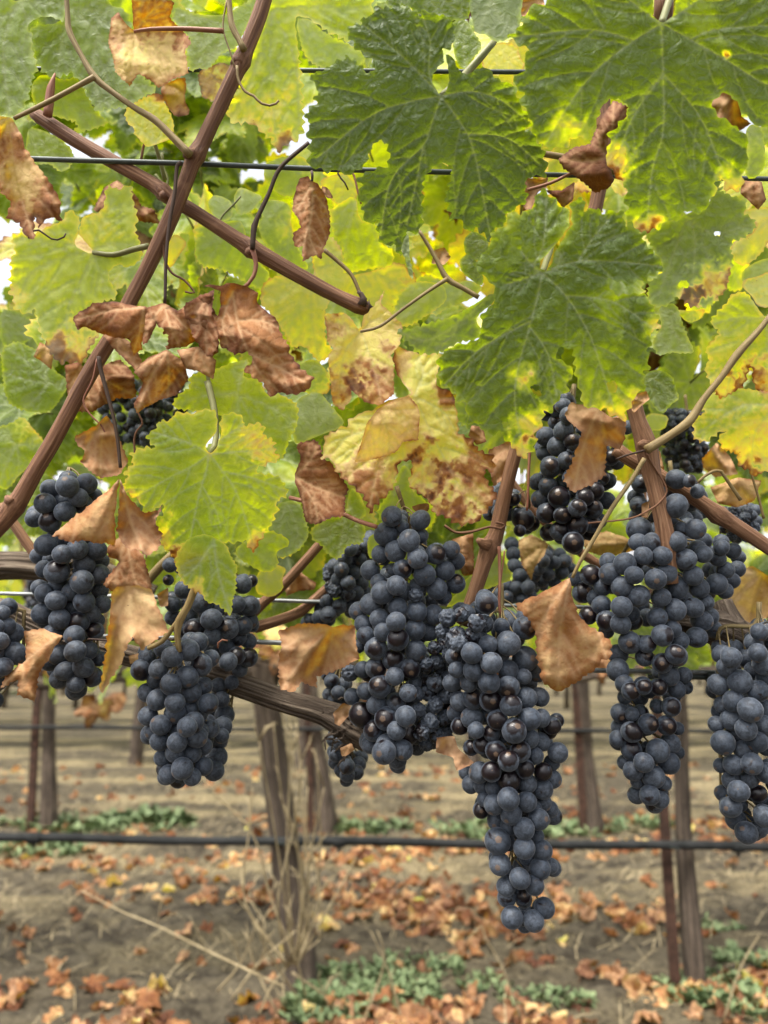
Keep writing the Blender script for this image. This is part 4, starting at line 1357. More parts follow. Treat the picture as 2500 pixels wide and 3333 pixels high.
TL(VA, 'T7', [(600, 590), (585, 560), (610, 520), (650, 480), (660, 420), (650, 340), (600, 335), (540, 340), (530, 365), (420, 350), (390, 370), (385, 405), (310, 400), (300, 440), (270, 465), (230, 490), (250, 530), (300, 575), (240, 560), (180, 575), (135, 600), (150, 650), (160, 660), (95, 710), (125, 740), (80, 800), (120, 840), (200, 890), (220, 965), (260, 960), (320, 910), (345, 920), (330, 970), (275, 1010), (290, 1040), (265, 1080), (320, 1090), (320, 1160), (385, 1200), (410, 1260), (440, 1310), (500, 1270), (560, 1225), (600, 1240), (650, 1190), (690, 1130), (760, 1140), (830, 1120), (850, 1170), (880, 1200), (905, 1140), (940, 1090), (1000, 1000), (1025, 920), (1010, 880), (1085, 860), (1070, 800), (1030, 735), (900, 720), (890, 690), (940, 670), (1040, 640), (1000, 580), (1005, 520), (940, 500), (935, 420), (870, 420), (815, 440), (815, 380), (750, 350), (690, 370), (668, 430), (690, 460), (660, 560), (625, 600)],
   (610, 605), .452, 0.345, mains=[[(610, 605), (590, 710), (565, 790), (525, 960), (470, 1270)], [(610, 605), (500, 680), (380, 740), (140, 880)], [(610, 605), (690, 705), (780, 850), (870, 1130)], [(610, 605), (770, 590), (1000, 570)], [(610, 605), (500, 540), (270, 470)], [(565, 790), (640, 920), (680, 1040)], [(690, 705), (880, 750), (1060, 820)], [(610, 605), (680, 520), (830, 410)]],
   label='bright yellow green leaf in front of the left bunches', res=.00115, edge_age=.14, edge_w=.035, blobs=[(480, 1240, 100, .34), (880, 1150, 70, .32), (330, 1080, 90, .28), (960, 580, 100, .16), (160, 880, 60, .25), (800, 560, 120, .14)], pucker=.55, wave=.02, bend=(-.08, -.1, .04), tilt=(-.02, .2), tooth=.009,
   stalk=('T7', [(610, 605), (640, 560), (650, 500), (640, 340), (600, 170)], .47, (.0016, .0022)), stalk_mat=GPETIOLE)
TL(VA, 'T7', [(430, 1160), (400, 1250), (440, 1370), (520, 1430), (560, 1440), (600, 1500), (650, 1500), (700, 1540), (745, 1585), (750, 1480), (775, 1410), (770, 1320), (785, 1280), (740, 1220), (720, 1150), (600, 1080), (500, 1100)], (640, 1120), .462, .34, mains=[[(640, 1120), (660, 1300), (740, 1570)], [(640, 1120), (540, 1270), (440, 1350)]], res=.0016, pucker=.5, tilt=(0, .2), edge_age=.1,
   blobs=[(520, 1420, 60, .3)], label='pointed light green leaf tip over grapes')
# --- behind and around them
TL(VB, 'T2', [(1160, 1290), (1050, 1330), (930, 1420), (970, 1500), (1040, 1620), (940, 1700), (930, 1805), (980, 1845), (1060, 1835), (1110, 1775), (1200, 1845), (1300, 1845), (1410, 1745), (1440, 1610), (1450, 1560), (1430, 1450), (1510, 1430), (1590, 1370), (1580, 1310), (1510, 1290), (1540, 1200), (1480, 1190), (1340, 1130), (1300, 1230)], (1180, 1300), .462, .20,
   mains=[[(1180, 1300), (1220, 1440), (1200, 1800)], [(1180, 1300), (1100, 1500), (1000, 1780)], [(1180, 1300), (1330, 1400), (1560, 1350)]], label='olive green leaf with rusty tips', blobs=[(1350, 1690, 110, .55), (1200, 1800, 60, .5), (1130, 1770, 40, .4)], tilt=(0, .1), res=.0018, holes=[(1350, 1400, 14), (1145, 1700, 22)], back=True)
TL(VB, 'G4', [(1645, 430), (1600, 380), (1530, 270), (1430, 290), (1420, 330), (1350, 400), (1305, 460), (1370, 520), (1310, 590), (1280, 630), (1310, 680), (1280, 720), (1290, 790), (1320, 830), (1350, 900), (1380, 920), (1450, 880), (1520, 840), (1540, 740), (1570, 720), (1560, 800), (1600, 880), (1659, 910), (1760, 850), (1850, 700), (1880, 500), (1800, 330), (1720, 380), (1680, 425)], (1650, 435), .470, .42,
   mains=[[(1650, 435), (1500, 600), (1400, 900)], [(1650, 435), (1480, 430), (1320, 470)], [(1650, 435), (1660, 650), (1650, 890)], [(1650, 435), (1770, 600), (1850, 720)], [(1650, 435), (1590, 350), (1520, 290)]], label='yellowing leaf at the right edge', blobs=[(1420, 860, 110, .22), (1620, 830, 130, .30), (1480, 640, 120, .08)], tilt=(0, .15), wave=.03, res=.0017)
TL(VB, 'G4', [(1600, 180), (1510, 200), (1500, 250), (1560, 300), (1590, 360), (1659, 380), (1740, 300), (1720, 180), (1659, 150)], (1680, 250), .50, .54, label='pale yellow leaf at the right edge', back=True)
TL(VB, 'G4', [(1400, 850), (1280, 900), (1230, 960), (1290, 1000), (1200, 1040), (1215, 1080), (1200, 1150), (1270, 1190), (1350, 1130), (1420, 1100), (1350, 1150), (1390, 1230), (1470, 1240), (1480, 1330), (1540, 1340), (1560, 1390), (1610, 1370), (1659, 1350), (1800, 1350), (1850, 1150), (1800, 950), (1700, 880), (1560, 860)], (1700, 960), .482, .40,
   mains=[[(1700, 960), (1500, 960), (1240, 1120)], [(1700, 960), (1580, 1130), (1560, 1370)], [(1700, 960), (1740, 1150), (1740, 1340)]], label='green leaf fading to cream at its lower half', blobs=[(1600, 1200, 240, .22), (1560, 1370, 60, .3)], wave=.05, tilt=(.05, .1), res=.0018, creases=[(1320, 1050, 1660, 980, .006, .03)])
TL(VB, 'G4', [(1000, 360), (1110, 340), (1150, 480), (1230, 640), (1160, 650), (1060, 640), (1000, 670), (960, 580), (1020, 490)], (1010, 370), .50, .26, label='pale underside of a folded leaf', back=True, tilt=(.1, 0))
TL(VB, 'G4', [(920, 760), (1000, 740), (1090, 780), (1110, 860), (1130, 920), (1060, 970), (1040, 1010), (990, 990), (910, 880)], (930, 770), .535, .17)
TL(VB, 'T2', [(0, 270), (60, 250), (160, 270), (170, 330), (210, 400), (150, 450), (100, 440), (0, 460), (-60, 400), (-60, 300)], (40, 250), .56, .56, label='backlit yellow leaf between the two largest leaves', edge_age=.05)
TL(VB, 'T1', [(1080, 130), (1060, 20), (1080, -80), (1200, -160), (1400, -100), (1380, 60), (1370, 170), (1290, 245), (1210, 250), (1170, 210), (1100, 205)], (1200, -20), .452, .14, label='grey green underside of a leaf at the top', back=True, mains=[[(1200, -20), (1250, 120), (1340, 200)], [(1200, -20), (1150, 120), (1110, 190)]], tilt=(0, -.1))
TL(VB, 'T1', [(570, 50), (560, -60), (700, -200), (900, -220), (1080, -100), (1075, 110), (980, 130), (850, 85), (770, 95), (690, 30)], (800, -120), .455, .13, label='dark green leaf cut by the top edge', tilt=(0, .1), res=.0018)
TL(VB, 'T1', [(960, 130), (1040, 110), (1100, 200), (1150, 280), (1100, 340), (1040, 420), (1000, 400), (970, 320), (960, 220)], (1050, 120), .505, .20)
TL(VA, 'S', [(890, -30), (1000, -60), (1210, -40), (1215, 40), (1195, 100), (1140, 140), (1060, 100), (1010, 60), (965, 50), (960, 80), (970, 150), (985, 300), (990, 420), (975, 450), (935, 470), (905, 500), (880, 455), (850, 430), (820, 400), (790, 400), (760, 405), (740, 380), (740, 350), (770, 290), (810, 200), (850, 100)], (885, 30), .508, .38, mains=[[(885, 30), (880, 200), (900, 480)], [(885, 30), (960, 200), (975, 440)], [(885, 30), (1000, 20), (1190, 20)], [(885, 30), (820, 250), (750, 380)]],
   label='backlit lime leaf with yellow blotches beside the brown cane', blobs=[(905, 480, 45, .40), (790, 330, 90, .12), (900, 380, 80, .10), (1000, 10, 100, .08)], tilt=(0, .1), back=True, edge_age=.06, res=.0017)
TL(VA, 'T4', [(130, 30), (180, -150), (420, -80), (400, 20), (380, 140), (340, 110), (260, 95), (180, 130), (160, 180), (200, 200), (190, 250), (200, 330), (230, 400), (190, 500), (170, 600), (100, 700), (40, 705), (-100, 650), (-200, 400), (-180, 100), (-60, -80)], (120, 0), .520, .24, mains=[[(120, 0), (50, 150), (20, 360), (60, 680)], [(120, 0), (180, 180), (200, 330)], [(120, 0), (-60, 200), (-160, 380)], [(120, 0), (280, 20), (390, 30)]], label='green leaf at the top left corner', back=True, edge_age=.06)
TL(VA, 'T4', [(400, 30), (390, -100), (650, -80), (650, 20), (700, 40), (760, 60), (800, 180), (820, 420), (900, 490), (950, 545), (830, 600), (790, 640), (640, 655), (580, 680), (540, 590), (480, 500), (430, 430), (330, 470), (250, 430), (210, 350), (200, 250), (160, 210), (200, 150), (360, 140)], (405, 40), .535, .21, mains=[[(405, 40), (500, 120), (590, 200), (700, 400), (860, 570)], [(405, 40), (370, 250), (340, 450)], [(405, 40), (530, 60), (680, 80)], [(590, 200), (560, 380), (600, 640)]], label='broad green leaf behind the thin forked shoot', edge_age=.08, back=True)
TL(VA, 'T4', [(250, 440), (380, 480), (470, 460), (540, 600), (590, 690), (660, 740), (560, 780), (430, 800), (480, 740), (330, 700), (250, 660), (190, 600), (190, 500)], (210, 480), .55, .30, label='pale leaf underside', back=True, tilt=(.1, .1))
TL(VA, 'T4', [(170, 760), (260, 780), (360, 830), (440, 900), (430, 1000), (360, 1040), (300, 980), (200, 990), (150, 900)], (190, 770), .565, .28, back=True)
TL(VA, 'T4', [(1020, 110), (1060, 30), (1200, 90), (1350, 90), (1400, 60), (1560, -40), (1540, 60), (1460, 200), (1420, 290), (1330, 320), (1250, 420), (1190, 410), (1140, 440), (1110, 300), (1150, 250), (1100, 190)], (1350, 150), .515, .27, mains=[[(1350, 150), (1240, 200), (1130, 280)], [(1350, 150), (1300, 300), (1200, 410)], [(1350, 150), (1200, 110), (1040, 80)]], back=True, edge_age=.08)
TL(VA, 'T4', [(1180, 430), (1260, 400), (1330, 370), (1400, 400), (1390, 480), (1300, 590), (1270, 620), (1250, 590), (1210, 590)], (1330, 380), .54, .62, label='brown edged leaf scrap behind the cane', blobs=[(1220, 520, 90, .25), (1350, 400, 60, .2)], back=True)
TL(VA, 'T4', [(930, 870), (880, 885), (830, 830), (800, 800), (810, 770), (765, 750), (740, 660), (850, 590), (960, 545), (1000, 640), (1045, 720), (1040, 830), (980, 850)], (930, 865), .515, .52, label='small yellow leaf', blobs=[(930, 560, 50, .3)], pucker=.6, mains=[[(930, 865), (900, 720), (900, 600)], [(930, 865), (980, 760), (1000, 680)], [(930, 865), (840, 770), (770, 690)]], stalk=('T4', [(930, 865), (950, 930), (970, 1000), (990, 1080)], .53), edge_age=.04)
TL(VA, 'T5', [(560, 215), (520, 170), (460, 100), (500, 0), (620, -20), (640, -190), (700, -150), (790, -190), (800, -70), (830, 0), (810, 100), (850, 180), (860, 250), (780, 320), (700, 290), (640, 360), (720, 500), (600, 520), (560, 620), (600, 720), (540, 790), (500, 890), (400, 880), (380, 900), (310, 850), (280, 780), (230, 690), (230, 620), (200, 560), (170, 600), (110, 580), (80, 550), (85, 500), (50, 470), (70, 410), (50, 380), (75, 330), (50, 290), (100, 210), (65, 150), (80, 110), (200, 120), (300, 60), (370, 40), (420, -50), (490, 40), (470, 110), (440, 180), (540, 235)], (560, 225), .505, .385, mains=[[(560, 225), (430, 235), (260, 300), (80, 420)], [(560, 225), (480, 400), (400, 600), (430, 850)], [(560, 225), (330, 150), (90, 140)], [(560, 225), (620, 170), (800, 180)], [(560, 225), (590, 100), (680, -100)], [(560, 225), (620, 400), (690, 490)]],
   label='yellow green leaf with browned lower lobe at the left', blobs=[(430, 830, 190, .30), (330, 820, 90, .22), (90, 500, 70, .15), (250, 400, 140, .06), (560, 80, 130, .12)], tilt=(0, .1), wave=.03, edge_age=.12, back=True, stalk=('T5', [(560, 225), (680, 238), (800, 205), (890, 185)], .497, (.0018, .002)), res=.0018)
TL(VA, 'T4', [(0, 700), (70, 710), (120, 800), (160, 900), (230, 1000), (300, 1090), (360, 1180), (370, 1330), (300, 1300), (230, 1370), (210, 1300), (200, 1440), (150, 1420), (120, 1340), (40, 1300), (70, 1220), (0, 1140), (-80, 1000), (-80, 800)], (50, 705), .468, .70, .9, label='dry tan leaf hanging folded at the left edge', res=.0016, fold=.42, crumple=.30, creases=[(50, 720, 340, 1300, .020, .035), (0, 800, 120, 1300, -.012, .02)], blobs=[(20, 880, 90, .10), (320, 1250, 120, .14), (130, 1380, 110, .12)], curl=-.03, tooth=.006, wild=.01)
TL(VA, 'T4', [(800, 180), (790, 0), (830, -40), (950, -20), (1045, 10), (1020, 110), (1100, 190), (1150, 250), (1110, 300), (1130, 440), (1050, 470), (1000, 500), (950, 530), (930, 500), (830, 440), (780, 520), (690, 430), (680, 350), (650, 250), (670, 100), (710, 70), (750, 140)], (805, 190), .480, .665, .8, label='tan dried leaf with upturned orange lobe at the top', res=.0015, crumple=.16, creases=[(805, 190, 1110, 200, -.012, .02), (740, 200, 760, 480, .010, .015)], blobs=[(920, 50, 150, .10), (700, 200, 110, .08), (1120, 260, 60, .12)], mains=[[(805, 190), (960, 310), (1090, 440)], [(805, 190), (800, 330), (760, 480)], [(805, 190), (900, 80), (990, 0)], [(805, 190), (700, 230), (670, 250)]], tooth=.006, wild=.008, stalk=('T4', [(805, 190), (900, 175), (1100, 172), (1340, 185)], .478, (.0010, .0016)), stalk_mat=PETIOLE)
TL(VA, 'T4', [(960, 520), (1110, 450), (1120, 520), (1110, 600), (1150, 680), (1060, 710), (1000, 640), (970, 570)], (1000, 500), .495, .74, .6, label='orange curled leaf lobe', fold=.42, crumple=.4, blobs=[(1100, 690, 50, .2)], wild=.01)
# --- the dried cluster at the left
TL(VA, 'T5', [(435, 610), (560, 530), (680, 515), (800, 545), (880, 550), (870, 640), (850, 770), (860, 800), (800, 840), (770, 740), (650, 730), (560, 690), (500, 670), (465, 690)], (860, 555), .462, .80, 1, label='dry brown leaf folded like a flap', res=.0014, fold=.42, crumple=.35, creases=[(880, 560, 560, 600, .012, .03), (800, 560, 790, 830, .008, .015)], bend=(0, -.3, 0), curl=-.04, wild=.01, tooth=.004, blobs=[(600, 650, 120, .08)])
TL(VA, 'T5', [(870, 560), (980, 530), (1070, 570), (1200, 480), (1290, 450), (1270, 540), (1310, 620), (1310, 820), (1240, 870), (1180, 760), (1080, 800), (1000, 800), (940, 650), (890, 760), (850, 780)], (985, 535), .474, .86, 1, label='dark brown shrivelled leaf', res=.0015, fold=.42, crumple=.5, creases=[(985, 540, 1150, 760, -.012, .025), (1080, 570, 1280, 800, .012, .02)], curl=-.05, wild=.015, tooth=.004, holes=[(960, 740, 40)])
TL(VA, 'T5', [(880, 860), (1000, 810), (1110, 880), (1130, 990), (1060, 1080), (950, 1110), (820, 1190), (800, 1150), (860, 1000), (800, 940)], (1000, 815), .470, .81, 1, label='brown curled leaf with a drooping point', res=.0015, fold=.42, crumple=.4, creases=[(1000, 820, 830, 1170, .010, .025), (1110, 900, 960, 1100, -.01, .02)], curl=-.04, wild=.012, tooth=.004, blobs=[(1080, 1000, 80, .12)])
TL(VA, 'T5', [(1060, 810), (1190, 790), (1300, 870), (1280, 990), (1200, 940), (1110, 920)], (1190, 795), .466, .80, 1, res=.0016, fold=.42, crumple=.5, curl=-.06, wild=.012, tooth=.004, label='small brown curled leaf scrap')
TL(VA, 'T5', [(610, 710), (700, 720), (790, 760), (860, 880), (830, 950), (760, 880), (680, 800), (640, 750)], (700, 715), .482, .85, 1, res=.0018, fold=.42, crumple=.4, wild=.01, label='brown leaf strip')
TL(VA, 'T6', [(210, 830), (110, 790), (220, 790), (250, 770), (330, 780), (400, 810), (440, 835), (440, 900), (540, 980), (590, 1080), (630, 1150), (640, 1210), (700, 1290), (775, 1340), (750, 1410), (660, 1450), (580, 1430), (520, 1470), (480, 1380), (350, 1300), (420, 1240), (380, 1190), (300, 1200), (220, 1160), (190, 1000), (220, 880)], (290, 830), .460, .80, 1, mains=[[(290, 830), (330, 1050), (430, 1280), (560, 1420)], [(330, 1000), (450, 1000), (560, 1040)], [(290, 830), (230, 1000), (260, 1150)], [(400, 1200), (560, 1280), (720, 1370)]], label='large dry brown leaf hanging by its edge', res=.0014, fold=.42, crumple=.30, creases=[(290, 830, 560, 1420, .016, .035), (440, 900, 620, 1200, -.010, .02), (500, 1100, 760, 1350, .008, .02)], curl=-.03, wild=.01, tooth=.006, blobs=[(620, 1390, 120, .08), (300, 1150, 80, .1), (320, 800, 80, .06)])
TL(VA, 'T6', [(0, 900), (110, 850), (180, 840), (160, 960), (200, 1040), (210, 1160), (150, 1230), (100, 1160), (60, 1120), (0, 960)], (150, 845), .468, .87, 1, res=.0016, fold=.42, crumple=.45, wild=.012, label='reddish brown curled leaf', curl=-.04)
TL(VA, 'T6', [(760, 165), (740, 130), (690, 150), (660, 250), (645, 340), (680, 380), (700, 440), (650, 480), (660, 560), (710, 560), (705, 645), (790, 610), (820, 640), (840, 570), (875, 480), (875, 370), (850, 260), (800, 180)], (765, 170), .484, .825, 1, mains=[[(765, 170), (770, 300), (750, 480), (800, 620)], [(765, 180), (700, 300), (660, 350)], [(765, 220), (850, 330), (870, 420)], [(755, 400), (720, 520), (710, 630)]], label='small brown leaf hanging folded below the wire', res=.0014, crumple=.16, creases=[(765, 170, 720, 640, .014, .02), (765, 180, 850, 500, -.006, .012)], bend=(-.4, 0, 0), wild=.008, tooth=.006, stalk=('T6', [(765, 170), (768, 130), (764, 105)], .486, (.0008, .001)), stalk_mat=DARKTWIG)
TL(VA, 'T6', [(820, 195), (860, 200), (900, 270), (860, 270), (840, 250)], (825, 200), .492, .88, 1, res=.0015, fold=.42, crumple=.5, name='leaf', label='tiny curled brown leaf scrap')
TL(VA, 'T6', [(1040, 1050), (1010, 1000), (960, 950), (840, 960), (850, 1040), (855, 1130), (900, 1170), (860, 1210), (870, 1330), (890, 1500), (950, 1540), (1000, 1480), (1000, 1420), (1100, 1500), (1180, 1510), (1260, 1440), (1260, 1250), (1240, 1210), (1290, 1150), (1310, 1030), (1240, 960), (1180, 900), (1200, 820), (1160, 890), (1080, 970), (1060, 1040)], (1060, 1065), .484, .615, .5, mains=[[(1060, 1065), (1110, 1200), (1160, 1360), (1180, 1500)], [(1060, 1065), (960, 1200), (920, 1500)], [(1060, 1065), (1150, 990), (1290, 1030)], [(1060, 1065), (950, 1020), (850, 1000)]], label='straw yellow leaf with brown tips in the centre', res=.0016, crumple=.14, creases=[(1060, 1065, 960, 1500, -.012, .025), (1060, 1065, 1180, 1500, .010, .03)], blobs=[(890, 1040, 70, .18), (930, 1430, 130, .16), (1180, 1430, 150, .17), (1060, 1300, 80, .15), (1205, 1170, 35, .2)], wild=.008, tooth=.006, edge_age=.06)
TL(VA, 'T8', [(700, 280), (760, 340), (850, 370), (990, 370), (970, 460), (960, 560), (1060, 600), (1070, 660), (1090, 740), (1090, 850), (1180, 880), (1220, 950), (1300, 990), (1310, 1080), (1240, 1070), (1260, 1130), (1330, 1220), (1260, 1310), (1210, 1390), (1080, 1400), (1020, 1350), (940, 1330), (920, 1260), (860, 1210), (790, 1160), (810, 1090), (810, 1010), (740, 1020), (720, 1120), (690, 1190), (610, 1270), (560, 1330), (530, 1240), (460, 1170), (380, 1100), (345, 1050), (340, 1010), (270, 990), (290, 930), (290, 870), (360, 820), (420, 800), (440, 750), (570, 710), (680, 650), (780, 630), (810, 610), (770, 560), (720, 500), (700, 400)], (830, 625), .490, .565, .35, mains=[[(830, 625), (930, 850), (1050, 1080), (1180, 1340)], [(830, 625), (700, 830), (620, 1000), (560, 1280)], [(830, 625), (880, 480), (850, 390)], [(830, 625), (1000, 720), (1080, 840)], [(830, 625), (600, 800), (330, 900)], [(930, 850), (880, 1050), (870, 1180)]], label='golden yellow leaf scorched brown along its lower lobes', res=.0014, crumple=.14, creases=[(830, 625, 1180, 1340, .008, .04), (830, 625, 560, 1280, .008, .03)], blobs=[(560, 1200, 210, .24), (1200, 1150, 220, .22), (920, 1090, 130, .20), (1050, 1350, 150, .2), (1020, 620, 70, .28), (740, 440, 80, .16), (830, 930, 90, .10)], wild=.008, tooth=.008, edge_age=.10, edge_w=.04)
TL(VA, 'T8', [(610, 700), (700, 650), (800, 625), (850, 690), (860, 740), (850, 890), (760, 900), (720, 960), (640, 990), (560, 1010), (470, 1020), (510, 900), (540, 790)], (610, 705), .470, .655, .7, mains=[[(610, 705), (530, 880), (490, 1000)], [(610, 705), (670, 850), (670, 980)], [(610, 705), (740, 720), (840, 880)]], label='pinkish tan folded leaf lobe over the golden leaf', res=.0015, crumple=.14, bend=(-.2, -.3, 0), wild=.006, tooth=.004)
TL(VA, 'T8', [(710, 220), (760, 230), (900, 190), (1050, 150), (1180, 80), (1300, 0), (1310, 60), (1230, 120), (1190, 170), (1230, 220), (1210, 290), (1090, 300), (990, 370), (850, 375), (800, 320)], (1290, 20), .452, .15, label='silvery green underside of a folded leaf', back=True, mains=[[(1290, 20), (1100, 180), (900, 290), (740, 240)], [(1100, 180), (1050, 270), (960, 340)]], creases=[(1290, 20, 740, 235, .010, .025)], res=.0016, tilt=(.1, 0))
TL(VA, 'T1', [(700, 1390), (660, 1460), (655, 1520), (680, 1560), (690, 1620), (720, 1680), (735, 1670), (710, 1560), (705, 1470)], (700, 1395), .446, .12, label='narrow folded green leaf edge')
TL(VA, 'T8', [(110, 910), (230, 880), (270, 940), (280, 1000), (340, 1030), (360, 1080), (440, 1180), (410, 1230), (410, 1350), (330, 1350), (240, 1400), (170, 1380), (150, 1250), (100, 1110), (150, 1000)], (110, 1100), .495, .86, 1, mains=[[(110, 1100), (230, 1170), (400, 1230)], [(110, 1100), (200, 1010), (250, 900)], [(110, 1110), (220, 1250), (250, 1380)]], label='dark brown dried leaf', res=.0016, crumple=.15, creases=[(110, 1100, 300, 1380, .010, .03), (110, 1100, 400, 1230, -.006, .02)], wild=.006)
TL(VA, 'T8', [(200, 1420), (310, 1350), (410, 1360), (440, 1170), (500, 1200), (550, 1340), (500, 1360), (540, 1430), (510, 1520), (440, 1510), (370, 1615), (310, 1580), (270, 1520), (210, 1490)], (430, 1250), .520, .29, label='pointed light green leaf below the brown one', mains=[[(430, 1250), (400, 1420), (370, 1600)], [(430, 1250), (470, 1380), (500, 1500)], [(400, 1380), (300, 1420), (220, 1450)]], stalk=('T8', [(80, 1235), (200, 1265), (350, 1310), (480, 1370), (600, 1410)], .488, (.0015, .0015)), stalk_mat=PETIOLE)
TL(VA, 'T8', [(0, 1270), (90, 1250), (150, 1280), (180, 1370), (200, 1470), (130, 1550), (60, 1590), (0, 1600), (-60, 1450)], (60, 1260), .535, .24, back=True)
# --- middle leaves seen between the big ones
mid = [
    ('T6', [(50, 420), (190, 420), (300, 400), (350, 405), (400, 600), (520, 720), (510, 760), (470, 830), (390, 790), (250, 700), (100, 680), (60, 600), (70, 540)], (340, 405), .55, .30, 1),
    ('T6', [(130, 300), (175, 240), (240, 260), (290, 290), (290, 390), (200, 420)], (290, 400), .56, .32, 1),
    ('T6', [(290, 260), (330, 195), (400, 220), (480, 260), (420, 340), (320, 380)], (340, 400), .565, .33, 1),
    ('T6', [(390, 300), (520, 270), (640, 300), (640, 440), (700, 600), (760, 700), (680, 690), (600, 640), (470, 540), (440, 420), (470, 360)], (640, 440), .57, .30, 1),
    ('T6', [(880, 330), (1030, 240), (1050, 400), (1160, 420), (1180, 540), (1260, 580), (1250, 680), (1070, 700), (950, 730), (960, 590), (890, 470), (870, 400)], (1040, 250), .53, .40, 0),
    ('T6', [(470, 760), (600, 720), (750, 760), (850, 800), (880, 880), (840, 950), (850, 1140), (900, 1180), (850, 1240), (800, 1250), (720, 1150), (640, 1170), (600, 1080), (520, 960), (450, 900)], (760, 760), .555, .52, 1),
    ('T6', [(760, 560), (880, 480), (960, 600), (960, 740), (1150, 700), (1280, 640), (1400, 730), (1390, 880), (1300, 1000), (1180, 1060), (1080, 900), (900, 860), (780, 760)], (1050, 680), .57, .53, 1),
    ('T6', [(1240, 1000), (1300, 820), (1390, 760), (1560, 780), (1580, 880), (1480, 960), (1330, 1050)], (1570, 800), .545, .40, 1),
    ('T6', [(800, 150), (960, 110), (1050, 180), (1030, 300), (930, 320), (860, 260)], (960, 110), .58, .54, 0),
    ('T6', [(470, 60), (600, 10), (740, 20), (760, 150), (660, 260), (560, 250), (480, 160)], (740, 60), .55, .33, 1),
    ('T7', [(385, 300), (430, 240), (500, 200), (480, 130), (640, 100), (730, 60), (870, 30), (800, 140), (920, 160), (950, 250), (1040, 240), (1150, 310), (1140, 440), (1090, 520), (1050, 650), (950, 620), (800, 500), (680, 360), (520, 350), (400, 330)], (780, 235), .505, .36, 0),
    ('T7', [(1130, 270), (1270, 220), (1350, 320), (1430, 410), (1400, 450), (1250, 500), (1130, 560), (1100, 450)], (1250, 480), .535, .31, 1),
    ('T7', [(1020, 930), (1120, 890), (1180, 920), (1210, 1100), (1150, 1190), (1040, 1240), (1000, 1190)], (1110, 890), .55, .26, 1),
    ('T7', [(770, 1160), (960, 1050), (1090, 1110), (1090, 1160), (1010, 1190), (1030, 1250), (1000, 1310), (930, 1320), (850, 1270), (770, 1220)], (800, 1100), .52, .36, 0),
    ('T7', [(900, 1300), (1000, 1260), (1080, 1290), (1050, 1350), (1060, 1420), (980, 1470), (880, 1440)], (960, 1260), .58, .48, 1),
    ('T7', [(1120, 60), (1250, 30), (1330, 120), (1340, 240), (1230, 260), (1130, 200)], (1300, 40), .56, .38, 0),
    ('T8', [(600, 1300), (660, 1230), (720, 1120), (760, 1030), (810, 1080), (800, 1180), (880, 1240), (960, 1300), (950, 1390), (880, 1440), (720, 1400), (620, 1380)], (800, 1020), .545, .29, 1),
    ('T8', [(540, 1480), (600, 1440), (680, 1450), (700, 1520), (600, 1600), (550, 1600)], (620, 1440), .55, .35, 1),
    ('T8', [(800, 1290), (860, 1270), (920, 1265), (915, 1320), (850, 1330)], (915, 1270), .525, .84, 0),
    ('G2', [(1150, 600), (1200, 580), (1340, 450), (1430, 620), (1280, 670), (1160, 740), (1000, 800), (1080, 700)], (1190, 590), .56, .33, 1),
    ('T5', [(0, 800), (100, 750), (200, 800), (280, 820), (320, 930), (430, 1000), (380, 1080), (300, 1190), (150, 1180), (30, 1120)], (290, 1010), .66, .27, 0),
    ('T5', [(-40, 1280), (60, 1250), (140, 1200), (200, 1280), (290, 1380), (200, 1480), (120, 1560), (40, 1660), (-60, 1600)], (100, 1380), .66, .33, 0),
    ('T5', [(0, 560), (110, 580), (220, 640), (200, 740), (100, 800), (0, 780)], (0, 600), .70, .24, 1),
    ('T5', [(1010, 140), (1060, 110), (1130, 165), (1080, 240), (1030, 320), (970, 330)], (1040, 120), .53, .62, 0),
    ('T2', [(1500, 900), (1540, 740), (1630, 760), (1650, 1000), (1580, 1080), (1520, 1060)], (1560, 760), .50, .26, 1),
    ('T2', [(1460, 1270), (1560, 1250), (1680, 1240), (1700, 1400), (1620, 1520), (1560, 1580), (1480, 1600), (1420, 1520), (1450, 1440), (1570, 1400), (1590, 1330)], (1680, 1300), .53, .53, 1),
    ('T2', [(1500, 1620), (1600, 1560), (1700, 1540), (1750, 1700), (1620, 1760), (1500, 1700)], (1700, 1600), .55, .36, 1),
    ('G4', [(1090, 380), (1200, 390), (1290, 370), (1260, 440), (1180, 470)], (1200, 370), .54, .40, 0),
    ('G4', [(900, 1040), (960, 1000), (1070, 1020), (1040, 1110), (920, 1110)], (960, 1000), .62, .42, 1),
    ('T3', [(290, 330), (350, 270), (440, 330), (450, 420), (380, 470), (300, 420)], (440, 340), .50, .17, 0),
    ('T3', [(260, 460), (330, 400), (380, 480), (420, 570), (400, 620), (280, 530)], (380, 480), .50, .14, 0),
    ('T3', [(0, 560), (90, 540), (200, 600), (330, 570), (420, 620), (340, 690), (200, 740), (120, 800), (20, 700)], (330, 600), .56, .36, 1),
    ('S', [(960, 60), (1010, 60), (1060, 110), (1150, 150), (1200, 180), (1150, 250), (1060, 230), (990, 190)], (980, 60), .60, .36, 1),
]
for k, (c, p, b, d, ag, bk) in enumerate(mid):
    dr = 1.0 if ag > .8 else .2 if ag > .45 else 0
    TL(VA if src(c, [b])[0][0] < 1300 else VB, c, p, b, d, ag, dr, back=bool(bk), wave=.03, bend=(-.1 + .1 * (k % 3), -.15, .1 * (k % 2)), tilt=(.08 * (k % 3 - 1), .08), pucker=.8, edge_age=.07, res=.0024,
       blobs=[(p[k % len(p)][0], p[k % len(p)][1], 80, .2)] if k % 3 == 0 else [], label='brown leaf' if ag > .8 else 'yellow leaf' if ag > .45 else None)
